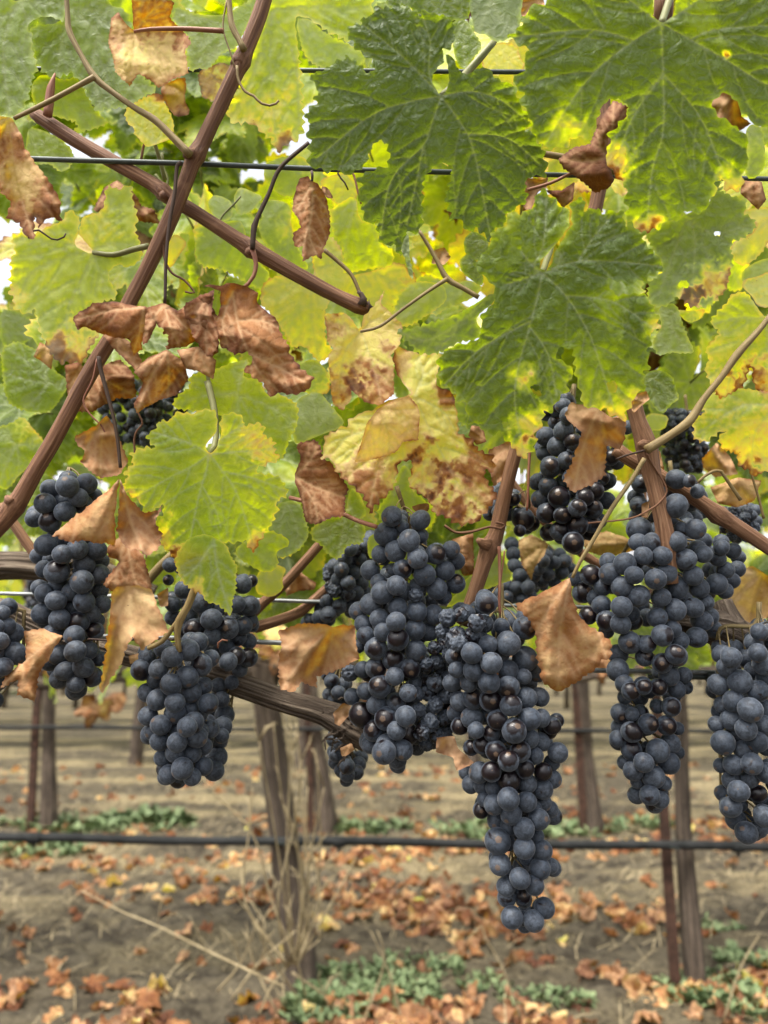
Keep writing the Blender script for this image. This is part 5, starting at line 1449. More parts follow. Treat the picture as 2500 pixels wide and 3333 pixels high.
# --- dried leaves lower down and to the right
dried = [
    ('G1', [(715, 105), (690, 300), (690, 520), (630, 490), (570, 500), (520, 480), (430, 490), (310, 450), (400, 370), (520, 280), (670, 160)], (712, 110), .462, .755, [(712, 110, 560, 480, .012, .03), (690, 200, 680, 500, -.006, .015)], 'triangular tan leaf folded over the left bunch', .16),
    ('G1', [(720, 110), (760, 200), (860, 310), (960, 290), (980, 270), (930, 370), (970, 430), (950, 530), (880, 580), (830, 530), (780, 540), (700, 440), (710, 300)], (730, 120), .470, .82, [(740, 200, 880, 560, .010, .03)], 'brown leaf under the yellow green leaf', .3),
    ('G1', [(640, 520), (740, 440), (800, 520), (860, 560), (900, 700), (915, 800), (850, 840), (820, 760), (700, 800), (620, 750), (640, 700), (720, 600), (650, 580)], (760, 450), .474, .845, [(760, 460, 760, 780, -.014, .03), (860, 560, 880, 800, .010, .02)], 'rust red twisted leaf', .4),
    ('G1', [(690, 760), (830, 750), (910, 770), (950, 880), (1015, 1010), (960, 1060), (850, 1140), (790, 1050), (740, 1180), (690, 1280), (620, 1385), (600, 1370), (630, 1150), (660, 900), (670, 810)], (780, 755), .464, .715, [(780, 760, 800, 1050, .008, .03), (700, 800, 640, 1350, -.006, .02)], 'pale tan leaf with a long hanging point', .14),
    ('G1', [(140, 1020), (260, 1010), (380, 1050), (330, 1110), (300, 1180), (260, 1230), (230, 1290), (210, 1450), (100, 1400), (110, 1310), (0, 1370), (30, 1290), (160, 1190)], (330, 1060), .478, .77, [(340, 1060, 120, 1330, .014, .03), (200, 1020, 60, 1300, -.01, .02)], 'tan and rust leaf by the left edge bunch', .3),
    ('T5', [(445, 1330), (580, 1260), (640, 1200), (700, 1290), (740, 1400), (770, 1480), (720, 1560), (600, 1580), (520, 1520), (480, 1480), (510, 1420), (460, 1380)], (635, 1220), .490, .80, [(635, 1220, 560, 1560, .010, .03), (640, 1240, 720, 1540, -.008, .02)], 'red brown leaf hanging by a thin dark strand', .22),
    ('T5', [(390, 900), (480, 880), (520, 960), (620, 900), (720, 860), (800, 950), (820, 1100), (700, 1100), (560, 1180), (460, 1180), (400, 1060)], (500, 890), .545, .86, [], 'dark brown leaf behind the left cane', .4),
    ('G2', [(10, 930), (130, 880), (300, 890), (340, 910), (400, 890), (470, 900), (480, 1020), (500, 1090), (400, 1150), (300, 1190), (240, 1200), (240, 1270), (150, 1240), (100, 1300), (20, 1270), (10, 1120), (30, 1020)], (340, 905), .488, .775, [(340, 905, 100, 1200, .018, .03), (340, 920, 250, 1180, -.014, .02), (380, 900, 430, 1120, .010, .02)], 'crumpled orange brown leaf left of the central bunch', .35),
    ('G6', [(320, 68), (345, 220), (400, 350), (540, 440), (612, 505), (590, 610), (540, 630), (500, 680), (380, 770), (230, 835), (130, 760), (100, 600), (80, 400), (0, 300), (-60, 240), (120, 170)], (322, 75), .474, .775, [(322, 80, 225, 360, .012, .03), (225, 360, 180, 720, .008, .03), (228, 370, 420, 600, -.010, .02), (420, 600, 540, 640, .008, .02)], 'large folded tan leaf with pale veins between the bunches', .05),
    ('G3', [(440, 190), (470, 110), (560, 130), (640, 150), (720, 200), (810, 200), (800, 330), (770, 390), (690, 370), (690, 420), (680, 550), (590, 610), (490, 650), (425, 580), (480, 480), (540, 290), (460, 220)], (640, 150), .480, .80, [(640, 160, 470, 600, .010, .03), (680, 200, 680, 520, -.008, .02), (470, 180, 700, 240, .010, .015)], 'brown leaf draped over the dark bunch', .22),
    ('G3', [(670, 290), (730, 200), (810, 180), (800, 330), (770, 395), (690, 370)], (790, 190), .476, .74, [], 'pale tan curled scrap on the dark bunch', .3),
    ('G3', [(860, 60), (930, 40), (950, 90), (900, 130), (850, 180), (830, 120)], (850, 130), .486, .78, [], 'small brown leaf scrap by the cane', .4),
    ('T2', [(590, 860), (660, 700), (730, 600), (820, 640), (800, 720), (700, 830), (690, 950), (740, 1080), (700, 1130), (620, 1160), (560, 1100), (430, 1010), (400, 950), (500, 880)], (690, 950), .515, .92, [(690, 950, 760, 640, .01, .03)], 'dark brown leaf in the gap between green leaves', .3),
    ('T2', [(210, 1060), (300, 1080), (340, 1060), (330, 1130), (280, 1150), (240, 1260), (200, 1260), (170, 1150)], (330, 1080), .53, .93, [], 'deep red brown leaf', .3),
    ('T2', [(320, 1140), (420, 1140), (500, 1090), (490, 1200), (430, 1250), (380, 1190)], (500, 1090), .53, .92, [], 'deep red brown leaf', .3),
    ('T2', [(1240, 520), (1480, 540), (1500, 700), (1560, 740), (1470, 800), (1300, 730)], (1460, 560), .47, .88, [(1460, 560, 1350, 700, .01, .03)], 'brown leaf showing through a leaf notch', .3),
    ('T2', [(1500, 1080), (1620, 1090), (1650, 1200), (1600, 1260), (1490, 1160)], (1620, 1090), .50, .88, [], 'brown curled leaf at the right edge', .4),
    ('T8', [(1270, 950), (1400, 890), (1430, 950), (1400, 1100), (1300, 1170), (1280, 1080)], (1420, 920), .545, .84, [(1420, 920, 1300, 1120, .01, .02)], 'brown leaf behind the cane', .1),
    ('T8', [(1150, 860), (1170, 800), (1240, 810), (1260, 900), (1200, 920)], (1240, 880), .515, .88, [], 'small red brown leaf', .2),
    ('G5', [(225, 370), (330, 360), (350, 430), (450, 520), (380, 560), (340, 570), (320, 490), (218, 460)], (300, 360), .478, .86, [(300, 370, 370, 560, .008, .015)], 'rust red leaf scrap between the bunches', .3),
    ('G2', [(1050, 380), (1180, 340), (1190, 590), (1120, 600), (1080, 480)], (1120, 350), .56, .82, [(1120, 350, 1140, 590, .01, .02)], 'orange brown leaf strip', .2),
    ('G3', [(1420, 1150), (1560, 1090), (1659, 1150), (1700, 1300), (1659, 1400), (1540, 1450), (1450, 1380), (1400, 1300)], (1640, 1120), .60, .715, [(1640, 1120, 1430, 1330, .014, .03), (1640, 1150, 1540, 1430, -.012, .02)], 'tan leaf behind the right bunch', .35),
    ('G3', [(1310, 620), (1480, 560), (1620, 580), (1580, 700), (1480, 740), (1360, 720)], (1470, 570), .60, .73, [(1470, 570, 1400, 720, .012, .02)], 'tan dried leaf at the right', .35),
    ('G3', [(1260, 450), (1350, 350), (1430, 430), (1480, 540), (1340, 560), (1270, 500)], (1430, 530), .62, .78, [(1430, 530, 1330, 400, .012, .02)], 'grey brown dried leaf at the right', .35),
    ('G3', [(550, 920), (700, 880), (850, 940), (850, 1000), (700, 1040), (560, 1000)], (840, 950), .62, .72, [(840, 950, 570, 960, .012, .02)], 'rolled tan leaf behind the bunches', .3),
    ('G3', [(950, 420), (1010, 400), (1040, 520), (1030, 680), (980, 690), (960, 560)], (970, 420), .525, .80, [], 'brown leaf behind the crossing canes', .2),
    ('G3', [(160, 940), (240, 900), (340, 960), (320, 1020), (260, 1100), (240, 1180), (180, 1080)], (330, 960), .64, .70, [], 'tan dried leaf behind the bunches', .3),
    ('G3', [(900, 720), (950, 700), (940, 800), (900, 800)], (930, 710), .51, .85, [], 'small rust leaf scrap', .2),
    ('G2', [(40, 610), (120, 560), (240, 640), (230, 680), (130, 690), (60, 720)], (130, 560), .62, .82, [], 'rust leaf scrap by the orange cane', .35),
    ('G2', [(340, 1420), (400, 1360), (450, 1380), (440, 1430), (380, 1500), (350, 1490)], (430, 1370), .525, .84, [], 'rust leaf scrap at the end of the woody arm', .2),
    ('G2', [(380, 1630), (450, 1600), (470, 1640), (420, 1680), (390, 1680)], (450, 1600), .52, .80, [], 'small tan leaf scrap', .2),
    ('T6', [(1500, 580), (1560, 560), (1600, 620), (1560, 670), (1480, 660)], (1540, 570), .56, .80, [], 'small brown curled leaf', .4),
    ('T4', [(560, 1260), (620, 1130), (700, 1080), (800, 1150), (860, 1240), (930, 1260), (960, 1340), (860, 1330), (760, 1300), (650, 1300)], (700, 1100), .60, .90, [], 'dark brown shrivelled leaf behind the cane', .4),
    ('T1', [(1370, 0), (1500, -40), (1520, 40), (1430, 50), (1400, 100), (1365, 90)], (1500, 0), .50, .80, [], 'brown leaf scrap at the top edge', .2),
    ('T5', [(200, 850), (240, 760), (290, 790), (320, 850), (310, 930), (250, 880)], (290, 800), .56, .72, [], None, .3),
    ('G1', [(940, 800), (1010, 760), (1010, 870), (960, 880)], (1000, 780), .55, .76, [], None, .3),
    ('G1', [(770, 1170), (850, 1150), (840, 1200), (780, 1220)], (840, 1160), .52, .74, [], None, .3),
    ('G6', [(1490, 470), (1560, 390), (1659, 340), (1680, 400), (1600, 430), (1540, 500)], (1650, 360), .53, .73, [], 'tan curled leaf above the far right bunch', .3),
]
for k, (c, p, b, d, ag, cr, lb, crum) in enumerate(dried):
    TL(VA if src(c, [b])[0][0] < 1300 else VB, c, p, b, d, ag, 1.0, label=lb, creases=[(*q[:4], q[4] * 1.5, q[5]) for q in cr], crumple=crum * 1.2 + .05, fold=(.46, -.42, .38)[k % 3], wild=.012, tooth=.008, curl=(-.06, .07)[k % 2], edge_age=.06, res=.0018, back=bool(k % 2), pucker=.5, wave=.04)

# ---------------------------------------------------------------- the rest of the near canopy
PA, PB = parent_inv(VA), parent_inv(VB)


def canopy_patch(x0, x1, y0, y1, d0, d1, n, am, asd, seed, smin=.05, smax=.08):
    r = random.Random(seed)
    for k in range(n):
        q = src('D', [(r.uniform(x0, x1), r.uniform(y0, y1))])[0]
        p = at(q[0], q[1], r.uniform(d0, d1))
        fy = -1 if r.random() < .7 else 1
        face = Vector((r.gauss(0, .35), fy * r.uniform(.5, 1), r.uniform(.1, .7)))
        tip = Vector((r.gauss(0, .5), fy * r.uniform(0, .3), -1))
        place_leaf(r.choice(MID_GREEN), VA if p.x < 0 else VB, p, r.uniform(smin, smax), face, tip, r.gauss(am, asd), 0.0, pinv=PA if p.x < 0 else PB)


rr = random.Random(99)
nfill = 0
SKY = [(-40, 60, 420, 610), (190, 260, 235, 262), (240, 300, 0, 8)]
while nfill < 330:
    dx, dy = rr.uniform(-260, 1920), rr.uniform(-330, 1120)
    d = rr.uniform(.62, 1.15) if rr.random() < .55 else rr.uniform(.85, 1.2)
    if dx < 70 and 430 < dy < 620: continue
    if dx < 520 and 150 < dy < 480 and d < .82: continue
    if dx < 240 and dy > 640 and d < .8: continue
    if dy > 930 and rr.random() < .5: continue
    q = src('D', [(dx, dy)])[0]
    p = at(q[0], q[1], d)
    fy = -1 if rr.random() < .6 else 1
    face = Vector((rr.gauss(0, .45), fy * rr.uniform(.4, 1), rr.uniform(.2, 1.0)))
    tip = Vector((rr.gauss(0, .5), fy * rr.uniform(0, .3), -1))
    ag, dr = canopy_leaf_params(rr)
    ag += .05 if dr < .5 else 0
    if dx < 520 and dy < 480:
        ag, dr = rr.gauss(.26, .06), 0.0
    if 380 < dx < 1100 and 380 < dy < 900 and dr < .5: ag += .10
    me = rr.choice(MID_DRY if dr > .5 else MID_GREEN)
    place_leaf(me, VA if p.x < 0 else VB, p, rr.uniform(.052, .085), face, tip, ag, dr, 'dry brown leaf' if dr > .5 else None, pinv=PA if p.x < 0 else PB)
    nfill += 1

canopy_patch(150, 540, 150, 480, .85, 1.25, 46, .19, .06, 301)
canopy_patch(-40, 170, 20, 380, .75, 1.1, 14, .22, .05, 302)
canopy_patch(80, 480, 460, 700, .75, 1.15, 26, .26, .07, 303)
canopy_patch(1050, 1350, 150, 480, .62, .95, 18, .40, .10, 304)
canopy_patch(1330, 1700, 480, 950, .75, 1.2, 26, .22, .06, 305)
canopy_patch(-60, 300, 620, 1120, .85, 1.4, 40, .15, .05, 311)
canopy_patch(900, 1010, 60, 200, .60, .8, 5, .40, .08, 312)
canopy_patch(560, 1700, 1040, 1400, 1.0, 1.8, 60, .16, .06, 313)
canopy_patch(300, 1000, 1080, 1240, .75, 1.2, 20, .22, .07, 314)
canopy_patch(450, 1100, 700, 1150, .66, 1.0, 34, .27, .07, 306)


# ================================================================ GRAPE BUNCHES
def berry_mesh(name, sub, kind, seed):
    import bmesh
    bm = bmesh.new()
    bmesh.ops.create_icosphere(bm, subdivisions=sub, radius=1.0)
    co = np.array([tuple(v.co) for v in bm.verts])
    r = 1 + 0.035 * vnoise(co * 1.1, seed)
    if kind == 'dent':
        r = r - 0.06 * np.clip(fbm(co * 1.3, seed, 2), 0, 1)
    if kind == 'shrivel':
        r = 1.05 - 0.34 * np.abs(fbm(co * 1.9, seed, 2)) - 0.16 * np.abs(vnoise(co * 4.5, seed + 2))
    co = co * r[:, None]
    for v, c in zip(bm.verts, co):
        v.co = c
    me = bpy.data.meshes.new(name)
    bm.to_mesh(me)
    bm.free()
    me.polygons.foreach_set('use_smooth', [True] * len(me.polygons))
    me.materials.append(BERRY)
    return me


ROUND = [berry_mesh('berry', 3, 'round', i) for i in range(3)]
DENT = [berry_mesh('berry', 3, 'dent', 20 + i) for i in range(3)]
SHRIV = [berry_mesh('berry', 4, 'shrivel', 40 + i) for i in range(4)]
LOWB = [berry_mesh('berry', 2, 'round', 60 + i) for i in range(2)]


def parse(crop, s):
    out = []
    ox, oy, k = CROPS[crop]
    for t in s.split(';'):
        t = t.strip()
        if not t: continue
        f = t.split(',')
        x, y, r = float(f[0]), float(f[1]), float(f[2]) * 1.11
        fl = f[3].strip() if len(f) > 3 else ''
        lv = int(fl[0]) if fl and fl[0].isdigit() else 0
        ty = fl.lstrip('0123456789')
        out.append((ox + x / k, oy + y / k, r / k, lv, ty))
    return out


def bunch(label, data, d, stem, fill=1.0, rgn=None, seed=0, thick=0.85, group='bunches of dark grapes', low=False, dark=0.0):
    """berries measured in the photograph, given depth by their packing; hidden ones fill the back of the bunch"""
    rng = np.random.default_rng(seed + 500)
    B = np.array([(b[0], b[1], b[2]) for b in data], float)
    lv = np.array([b[3] for b in data], float)
    ty = [b[4] for b in data]
    n = len(B)
    k = d / F
    X = (B[:, 0] - 1250) * k
    Y = -(B[:, 1] - 1666.5) * k
    Rm = B[:, 2] * k
    rm = np.median(Rm)
    # local half width of the bunch
    dep = np.zeros(n); hw = np.zeros(n); mid = np.zeros(n)
    for i in range(n):
        w = np.abs(Y - Y[i]) < 2.6 * rm
        lo, hi = (X[w] - Rm[w]).min(), (X[w] + Rm[w]).max()
        mid[i] = (lo + hi) / 2
        hw[i] = max((hi - lo) / 2, Rm[i] * 1.05)
        u = np.clip((X[i] - mid[i]) / max(hw[i] - Rm[i] * .6, 1e-4), -1, 1)
        dep[i] = (hw[i] - Rm[i]) * thick * (1 - math.sqrt(1 - 0.96 * u * u)) + lv[i] * 0.85 * rm
    for it in range(140):
        dx = X[:, None] - X[None]; dy = Y[:, None] - Y[None]
        p2 = dx * dx + dy * dy
        want = ((Rm[:, None] + Rm[None]) * 0.88) ** 2
        need = np.sqrt(np.clip(want - p2, 0, None))
        dz = dep[:, None] - dep[None]
        np.fill_diagonal(need, 0)
        lack = need - np.abs(dz)
        sg = np.where(np.abs(dz) < 1e-6, np.sign(lv[:, None] - lv[None] + 1e-3 * (np.arange(n)[:, None] - np.arange(n)[None])), np.sign(dz))
        mv = np.where(lack > 0, lack, 0) * sg * 0.22
        dep = dep + np.clip(mv.sum(1), -rm * .4, rm * .4)
        dep = dep - dep.min() * 0.5
    base = dep.copy()
    P = [(X[i], Y[i], dep[i], Rm[i], ty[i]) for i in range(n)]
    # hidden berries
    PX = np.array([(p[0], p[1], p[2]) for p in P]); PR = list(Rm)
    cand = int(n * 40 * fill)
    maxf = int(n * fill)
    added = 0
    for c in range(cand):
        if added >= maxf: break
        i = rng.integers(n)
        a = rng.uniform(-.7, .7, 2) * rm
        x = mid[i] + (X[i] + a[0] - mid[i]) * rng.uniform(.2, 1.0)
        y = Y[i] + a[1]
        r = rm * rng.uniform(.82, 1.0)
        z = base[i] + rng.uniform(.55, 1.9) * max(hw[i] - rm * .5, rm * 1.0)
        q = np.array([x, y, z])
        dd = np.linalg.norm(PX - q, axis=1)
        if (dd < (np.array(PR) + r) * 0.80).any(): continue
        # keep them inside the measured silhouette
        if (np.hypot(X - x, Y - y) + r * .8 > Rm * 1.05 + 1.2 * rm).all(): continue
        PX = np.vstack([PX, q]); PR.append(r); P.append((x, y, z, r, rng.choice(['', '', 'd', 'b'])))
        added += 1
    # world placement
    sdep = d + float(base.mean() + .75 * hw.mean())
    top = at(*src(stem[0], [stem[1][0]])[0], sdep)
    root = empty('grape_bunch', top, label, 'grape bunch', group)
    pinv = parent_inv(root)
    cen_d = d + np.mean(base) + .5 * np.mean(hw)
    W = []
    for i, (x, y, z, r, t) in enumerate(P):
        pxp, pyp = 1250 + x / k, 1666.5 - y / k
        dd = d + z
        w = at(pxp, pyp, dd)
        rad = r * (dd / d)
        W.append((w, rad))
        pool = (LOWB if low else SHRIV if t == 's' else DENT if t in 'w' and t else ROUND)
        me = pool[int(rng.integers(len(pool)))]
        o = bpy.data.objects.new('berry', me)
        COL.objects.link(o)
        axis = Vector((rng.normal(0, .8) + (x - (mid[i] if i < n else 0)) / (3 * rm), rng.normal(-.35, .7), rng.normal(-.6, .7))).normalized()
        if t in ('d', 'b', 'k') and i < n:
            axis = Vector((rng.normal(0, .3), -1, rng.normal(.1, .3))).normalized()
        q = (-axis).to_track_quat('Z', 'Y') @ Quaternion((0, 0, 1), rng.uniform(0, 6.28))
        e = rng.uniform(.93, 1.06)
        o.matrix_basis = Matrix.Translation(w) @ q.to_matrix().to_4x4() @ Matrix.Diagonal((rad, rad * rng.uniform(.94, 1.03), rad * e, 1))
        o.parent = root
        o.matrix_parent_inverse = pinv
        br = {'': rng.uniform(-.04, .24), 'd': rng.uniform(.0, .2), 'b': rng.uniform(.12, .42), 'k': .3, 's': rng.uniform(0.1, .5), 'w': .8}[t] + dark
        wear = {'d': rng.uniform(.3, .62), 'b': rng.uniform(.72, 1.1), 'k': .5}.get(t, 0.0)
        if t == 'w': wear = 1.0
        o.color = (br, rng.uniform(), 1.0 if t == 's' else 0.0, wear)
        if t == 's' and not low: o['label'] = 'shrivelled berry'
    # stalk skeleton with a pedicel to each berry
    mb = MB()
    sp = [at(*s, sdep) for s in src(stem[0], stem[1])]
    ys = sorted(set(np.round(np.quantile(Y, [.97, .8, .6, .4, .2, .05]), 5)), reverse=True)
    for yq in ys:
        w = np.abs(Y - yq) < 3 * rm
        sp.append(CAM + RIGHT * float((mid[w]).mean()) + UP * float(yq) + FWD * float(d + (base[w].mean() + .9 * hw[w].mean() + rm)))
    tube(mb, sp, np.linspace(.0017, .0008, len(sp)), 7, .004, .1)
    spn, _ = catmull(np.array([tuple(s) for s in sp]), .004)
    for (w, rad) in W:
        wv = np.array(w)
        j = int(np.argmin(np.linalg.norm(spn - (wv + np.array([0, 0, rad * 1.6])), axis=1)))
        e = Vector(spn[j]); dirv = (e - w)
        L = dirv.length
        if L < rad * 1.05 or L > rad * 5.5: continue
        a = w + dirv / L * rad * .9
        m_ = (a + e) / 2 + Vector((0, 0, .0015))
        tube(mb, [a, m_, e], [.0007, .00045, .0006], 4, .006, cap=False)
    obj('stalk', mb.mesh('stalk'), RACHIS, root)
    return root


b1 = parse('G1', '405,152,62;303,170,56;520,138,58;470,220,54;270,255,58,d;388,305,58;500,262,54,d;210,345,50,1;300,365,60,b;275,505,60;375,560,55;465,530,58;578,535,58;230,570,45,1;343,662,68,d;508,620,57;492,725,65;595,680,55,1;265,650,50,1;235,760,45,1;350,745,55,1;270,795,57;337,840,57;430,785,55,1;505,848,57;430,885,52,1;255,918,60;357,950,57;550,915,50,1;615,860,50,1;472,968,60,d;315,1042,58;446,1048,55;570,1020,50,1b;350,1165,56;452,1142,58;535,1140,50,1;390,1260,54;500,1238,58;300,1210,50,2;355,1310,52,1;555,1295,55,1b;455,1340,49;590,1185,45,2;600,780,45,2;300,590,40,2;600,600,50,2;375,240,50,1;560,215,50,1;330,470,50,1;420,460,50,2;520,450,50,2;580,960,45,2')
bunch('big bunch at the left half hidden by the triangular tan leaf', b1, .488, ('G1', [(420, 40), (400, 90)]), seed=1)
b2 = parse('G1', '845,1255,58,d;950,1250,54;885,1170,48,1;980,1125,52,1;1035,1175,58;1130,1135,62;1190,1085,52;1210,1225,62,d;1265,1185,48,1;1125,1295,62;1025,1340,62;935,1310,48,1;1145,1385,60;880,1390,52,1;945,1435,57;1050,1450,55;1140,1490,50,1;1250,1455,58;890,1530,55;965,1585,56;1160,1570,60;1050,1515,60,1;1080,1625,58,1;900,1640,52,1;1200,1620,50,1;1220,1350,50,1;1200,1520,45,1') + \
    parse('D', '345,1601,19;383,1603,20;425,1592,21;455,1575,18,1;352,1637,18,1;378,1625,19;415,1628,18,1;440,1612,18,1;364,1672,19;394,1660,22;415,1678,18;440,1655,18,1;404,1570,20;360,1568,18,1;330,1580,17,1')
bunch('compact bunch hanging lowest at the left, in front of the woody arm', b2, .470, ('D', [(386, 1395), (390, 1415)]), seed=2)
b2b = parse('G1', '1020,625,42;1010,715,30,b;1105,770,52;1215,850,60;1040,860,45,1;1270,950,58;1370,1005,60,d;1275,1050,52;1420,860,50;1497,870,55;1455,740,52;1460,990,50;1310,890,45,1;1165,1010,60,b;1090,1010,45,1;1430,1060,48,1;1490,1180,52,b;1420,1170,50,b;1370,1205,50;1440,1250,45,1;1500,960,45,1;1040,940,45,1;1140,930,45,1;1270,1150,45,2;1360,1120,45,2;1490,1080,45,2;1510,720,35,1b;1380,740,45,1;1330,1430,45,2;1355,1500,42,2;1345,1575,42,2;1290,1600,42,2;1330,1650,42,2;1310,1350,45,2;1290,1500,45,2;1240,660,50,1;1160,700,45,1;1330,680,50,1;1390,1330,40,2') + parse('D', '470,1600,20,2;455,1640,20,2;462,1665,20,2;480,1570,20,2;485,1545,20,2;470,1635,20,2')
bunch('bunch behind the pointed light green leaf', b2b, .525, ('D', [(420, 1180), (440, 1230)]), seed=3, dark=.05)
b3 = parse('G2', '693,240,58;863,262,58;658,348,66;797,388,64,d;755,305,40,1;870,365,35,1;715,450,62;625,465,50,1;563,565,57;848,495,56;955,467,57,d;1048,440,50;1075,508,54;757,557,55,k;888,590,62;1010,567,55;960,672,60;1075,645,55,d;720,655,56;615,640,50,1;850,660,50,1;1000,720,48,1;636,697,63;570,768,62;490,810,52;728,787,54;835,715,42,s;843,810,56;945,830,56;620,855,57;718,873,54;520,885,50;832,922,60;640,935,52;910,930,55,1;535,955,50;598,1035,62,d;728,982,63,b;490,1020,40,1;835,1045,60;698,1102,60,b;803,1153,57,b;595,1152,58,d;520,1160,48;710,1200,52;440,1180,48,s;620,1262,65,d;535,1290,48;790,1300,50;455,1320,48,1;600,1368,56;717,1360,58,d;775,1440,57;657,1455,65,d;510,1430,70,b;585,1525,60,d;720,1525,55;560,1610,50;660,1610,58;850,1400,45,s;920,1480,55,s;870,1540,48,s;1000,1450,48,s;950,1370,50,s;1020,1310,50,s;950,1240,50,s;900,1130,40,s;960,1110,45,s;980,1140,42,s;950,1030,42,s;840,1310,45,s;900,1600,50,1s;760,1600,55,2b;830,1240,40,1;900,1300,45,1s;880,1220,45,1s;1030,1210,46,s;1060,1290,48,1s;1040,1390,48,s;1050,1480,46,1s;1010,1540,46,1s;960,1560,46,s;1080,1130,40,1s;1000,1180,44,1s;960,1310,46,1s;760,700,50,1;700,560,40,2;570,1430,45,2;640,1540,45,1') + \
    parse('D', '880,1585,22,1b;845,1600,24,1;870,1620,20,1;830,1625,24;800,1600,22,1;858,1640,19,1')
bunch('wide central bunch with a shoulder and a shrivelled right flank', b3, .480, ('G2', [(720, 60), (760, 180)]), seed=4)
b4 = parse('G2', '1030,850,55,s;1110,830,45,s;1200,880,55,s;1080,960,60,s;1180,950,45,s;1000,930,45,s;1250,880,45,1s;1090,1000,50,s;1260,757,62,d;1490,910,66,d;1495,850,58,1;1390,1003,70;1270,1008,52;1170,1060,60;1490,1098,72;1290,1120,62;1185,1165,60;1065,1080,50,d;1390,1165,60;1275,1235,62;1390,1265,62,d;1560,1175,55,1;1485,1200,42;1080,1160,45;1155,1240,52;1180,1335,60,d;1285,1345,64,b;1405,1375,60,d;1500,1330,60;1580,1325,52,1;1100,1350,55;1175,1450,60;1260,1430,45,1;1325,1460,57,b;1425,1528,68,d;1520,1455,64;1590,1450,50,1;1350,900,45,2;1440,980,45,2;1340,1070,50,1;1220,960,50,1s;1010,1010,45,1s;1040,1060,46,1s;1100,1090,46,1;1060,1000,46,1s;1050,1240,50,1;1080,1420,52,1;1100,1500,50,1b') + \
    parse('G5', '460,325,48;555,345,48,d;620,355,45,1;780,375,55;845,395,52,1;915,300,50,b;890,320,55,1b;945,265,40,b;950,460,55;430,430,45,b;495,415,50,b;578,450,60,b;725,455,60,b;820,480,42;655,510,58,b;750,555,55,b;550,575,55,b;862,575,52,w;658,630,62,w;768,645,52;480,580,60;920,620,50;915,520,45,1;430,650,50,1;500,660,50,1;400,580,40,2;570,670,50,1;655,740,62;762,755,56;860,680,55;570,770,58;490,805,46,b;510,740,40,1;670,825,60;590,865,58,1;835,860,60;800,800,50,1;860,760,50,1;905,800,45,2;748,918,60;660,900,50,1;590,992,72;820,965,45,1;750,1032,58;855,1048,58;603,1130,60;845,1155,58;905,1140,45,1;770,1090,45,1;723,1215,55;640,1262,54;808,1255,54;650,1180,45,1;645,1330,52,1;740,1320,45,2b;870,1392,59;675,1450,63;805,1470,57;745,1455,40,1')
bunch('longest bunch, hanging lowest in front with a loose tapering tail', b4, .458, ('D', [(1082, 1260), (1080, 1318)]), seed=5)
b5 = parse('G3', '325,315,52;430,280,55;490,345,50,b;395,375,56;320,420,45,1;355,497,60,d;450,460,52,d;275,585,48;340,610,52;430,590,45,1;295,690,55;405,680,62,b;330,775,58,b;425,785,50,b;515,745,52,b;610,750,55,b;515,850,62,b;410,880,55,b;345,890,50,b;490,950,60,b;600,840,50,1b;560,680,50,b;620,640,50,b;690,700,50,1;700,580,45,1;640,820,45,1;590,890,45,2b;460,190,50;400,150,50,1b;430,130,45;720,440,45,b;750,470,42;810,260,40;660,560,45,b;330,180,40,2b;760,400,40,1;570,560,50,1b;520,620,50,1b;480,560,50,1;600,470,50,2;640,360,50,2;540,420,45,2;560,280,50,2;380,230,40,2b;690,300,45,2;470,860,45,2b')
bunch('nearly black bunch under the scorched green leaf, brown leaf draped over it', b5, .515, ('D', [(1240, 830), (1235, 880)]), seed=6, dark=.10)
b5b = parse('G3', '62,660,45;20,730,45;50,770,45;130,690,40,b;190,810,65,b;240,835,45,b;170,880,35,b;90,720,40,1b;-10,780,40;20,650,35,1')
bunch('few dark berries beside the brown cane at centre right', b5b, .535, ('D', [(1138, 1060), (1138, 1100)]), seed=7, dark=.12)
b6 = parse('G3', '1110,570,58;1105,730,66;1185,580,38,b;1235,645,40;1225,870,58;1140,870,40,1;885,870,68;965,950,55,1;880,950,50,1;910,1030,52,1;1110,945,56;1025,1030,54;1165,1050,60;1270,1020,50;1358,1045,46;1235,990,50,1;1380,980,45;1450,1000,45;1405,1115,48;1475,1110,45,1;1045,1135,62;985,1170,58;1210,1150,57;1350,1200,60;1110,1225,65;1245,1225,55,1;1015,1280,54;1100,1355,64;1210,1340,55;1285,1310,45,1;995,1400,56;1260,1420,58;1310,1395,50,1;1025,1510,60,d;1085,1470,50;1330,1470,50,1;1230,1520,57;935,1560,50,d;1125,1540,55;830,1550,62,d;1110,1630,58;760,1620,55;710,1140,60;800,1080,62;700,1065,48,1;855,1145,52;785,1215,62;885,1270,60;670,1215,52,d;595,1145,58,b;550,1250,62,b;660,1325,55;780,1335,58;690,1420,58,d;775,1440,57;580,1390,50,b;510,1170,45,1;870,1070,40,1;690,1480,45,1;1400,1240,45,2;1440,1180,45,2;1480,1040,40,2;620,1280,45,1;840,1380,45,2') + \
    parse('G6', '640,580,58;645,685,68;825,600,58,d;945,640,62,d;1035,580,65,d;990,720,65;1090,720,50,1;690,780,60;730,830,55,b;820,800,50,b;920,800,55,b;1040,815,55;1100,800,45,1;690,870,45,1;660,975,58,d;740,985,45,1;850,1050,62,d;975,1060,62,d;1005,935,60,d;660,1070,55,1;740,1105,66,b;645,1150,55,d;735,1225,65,d;915,1230,72;1000,1180,60,1;1050,1080,40,1;820,1310,62;990,1315,68;750,1365,62;885,1405,70;690,1310,45,1;960,1450,45,1;780,1440,45,1;770,1530,55,1;860,1530,62;930,1560,58;1050,1240,40,2;910,930,45,2')
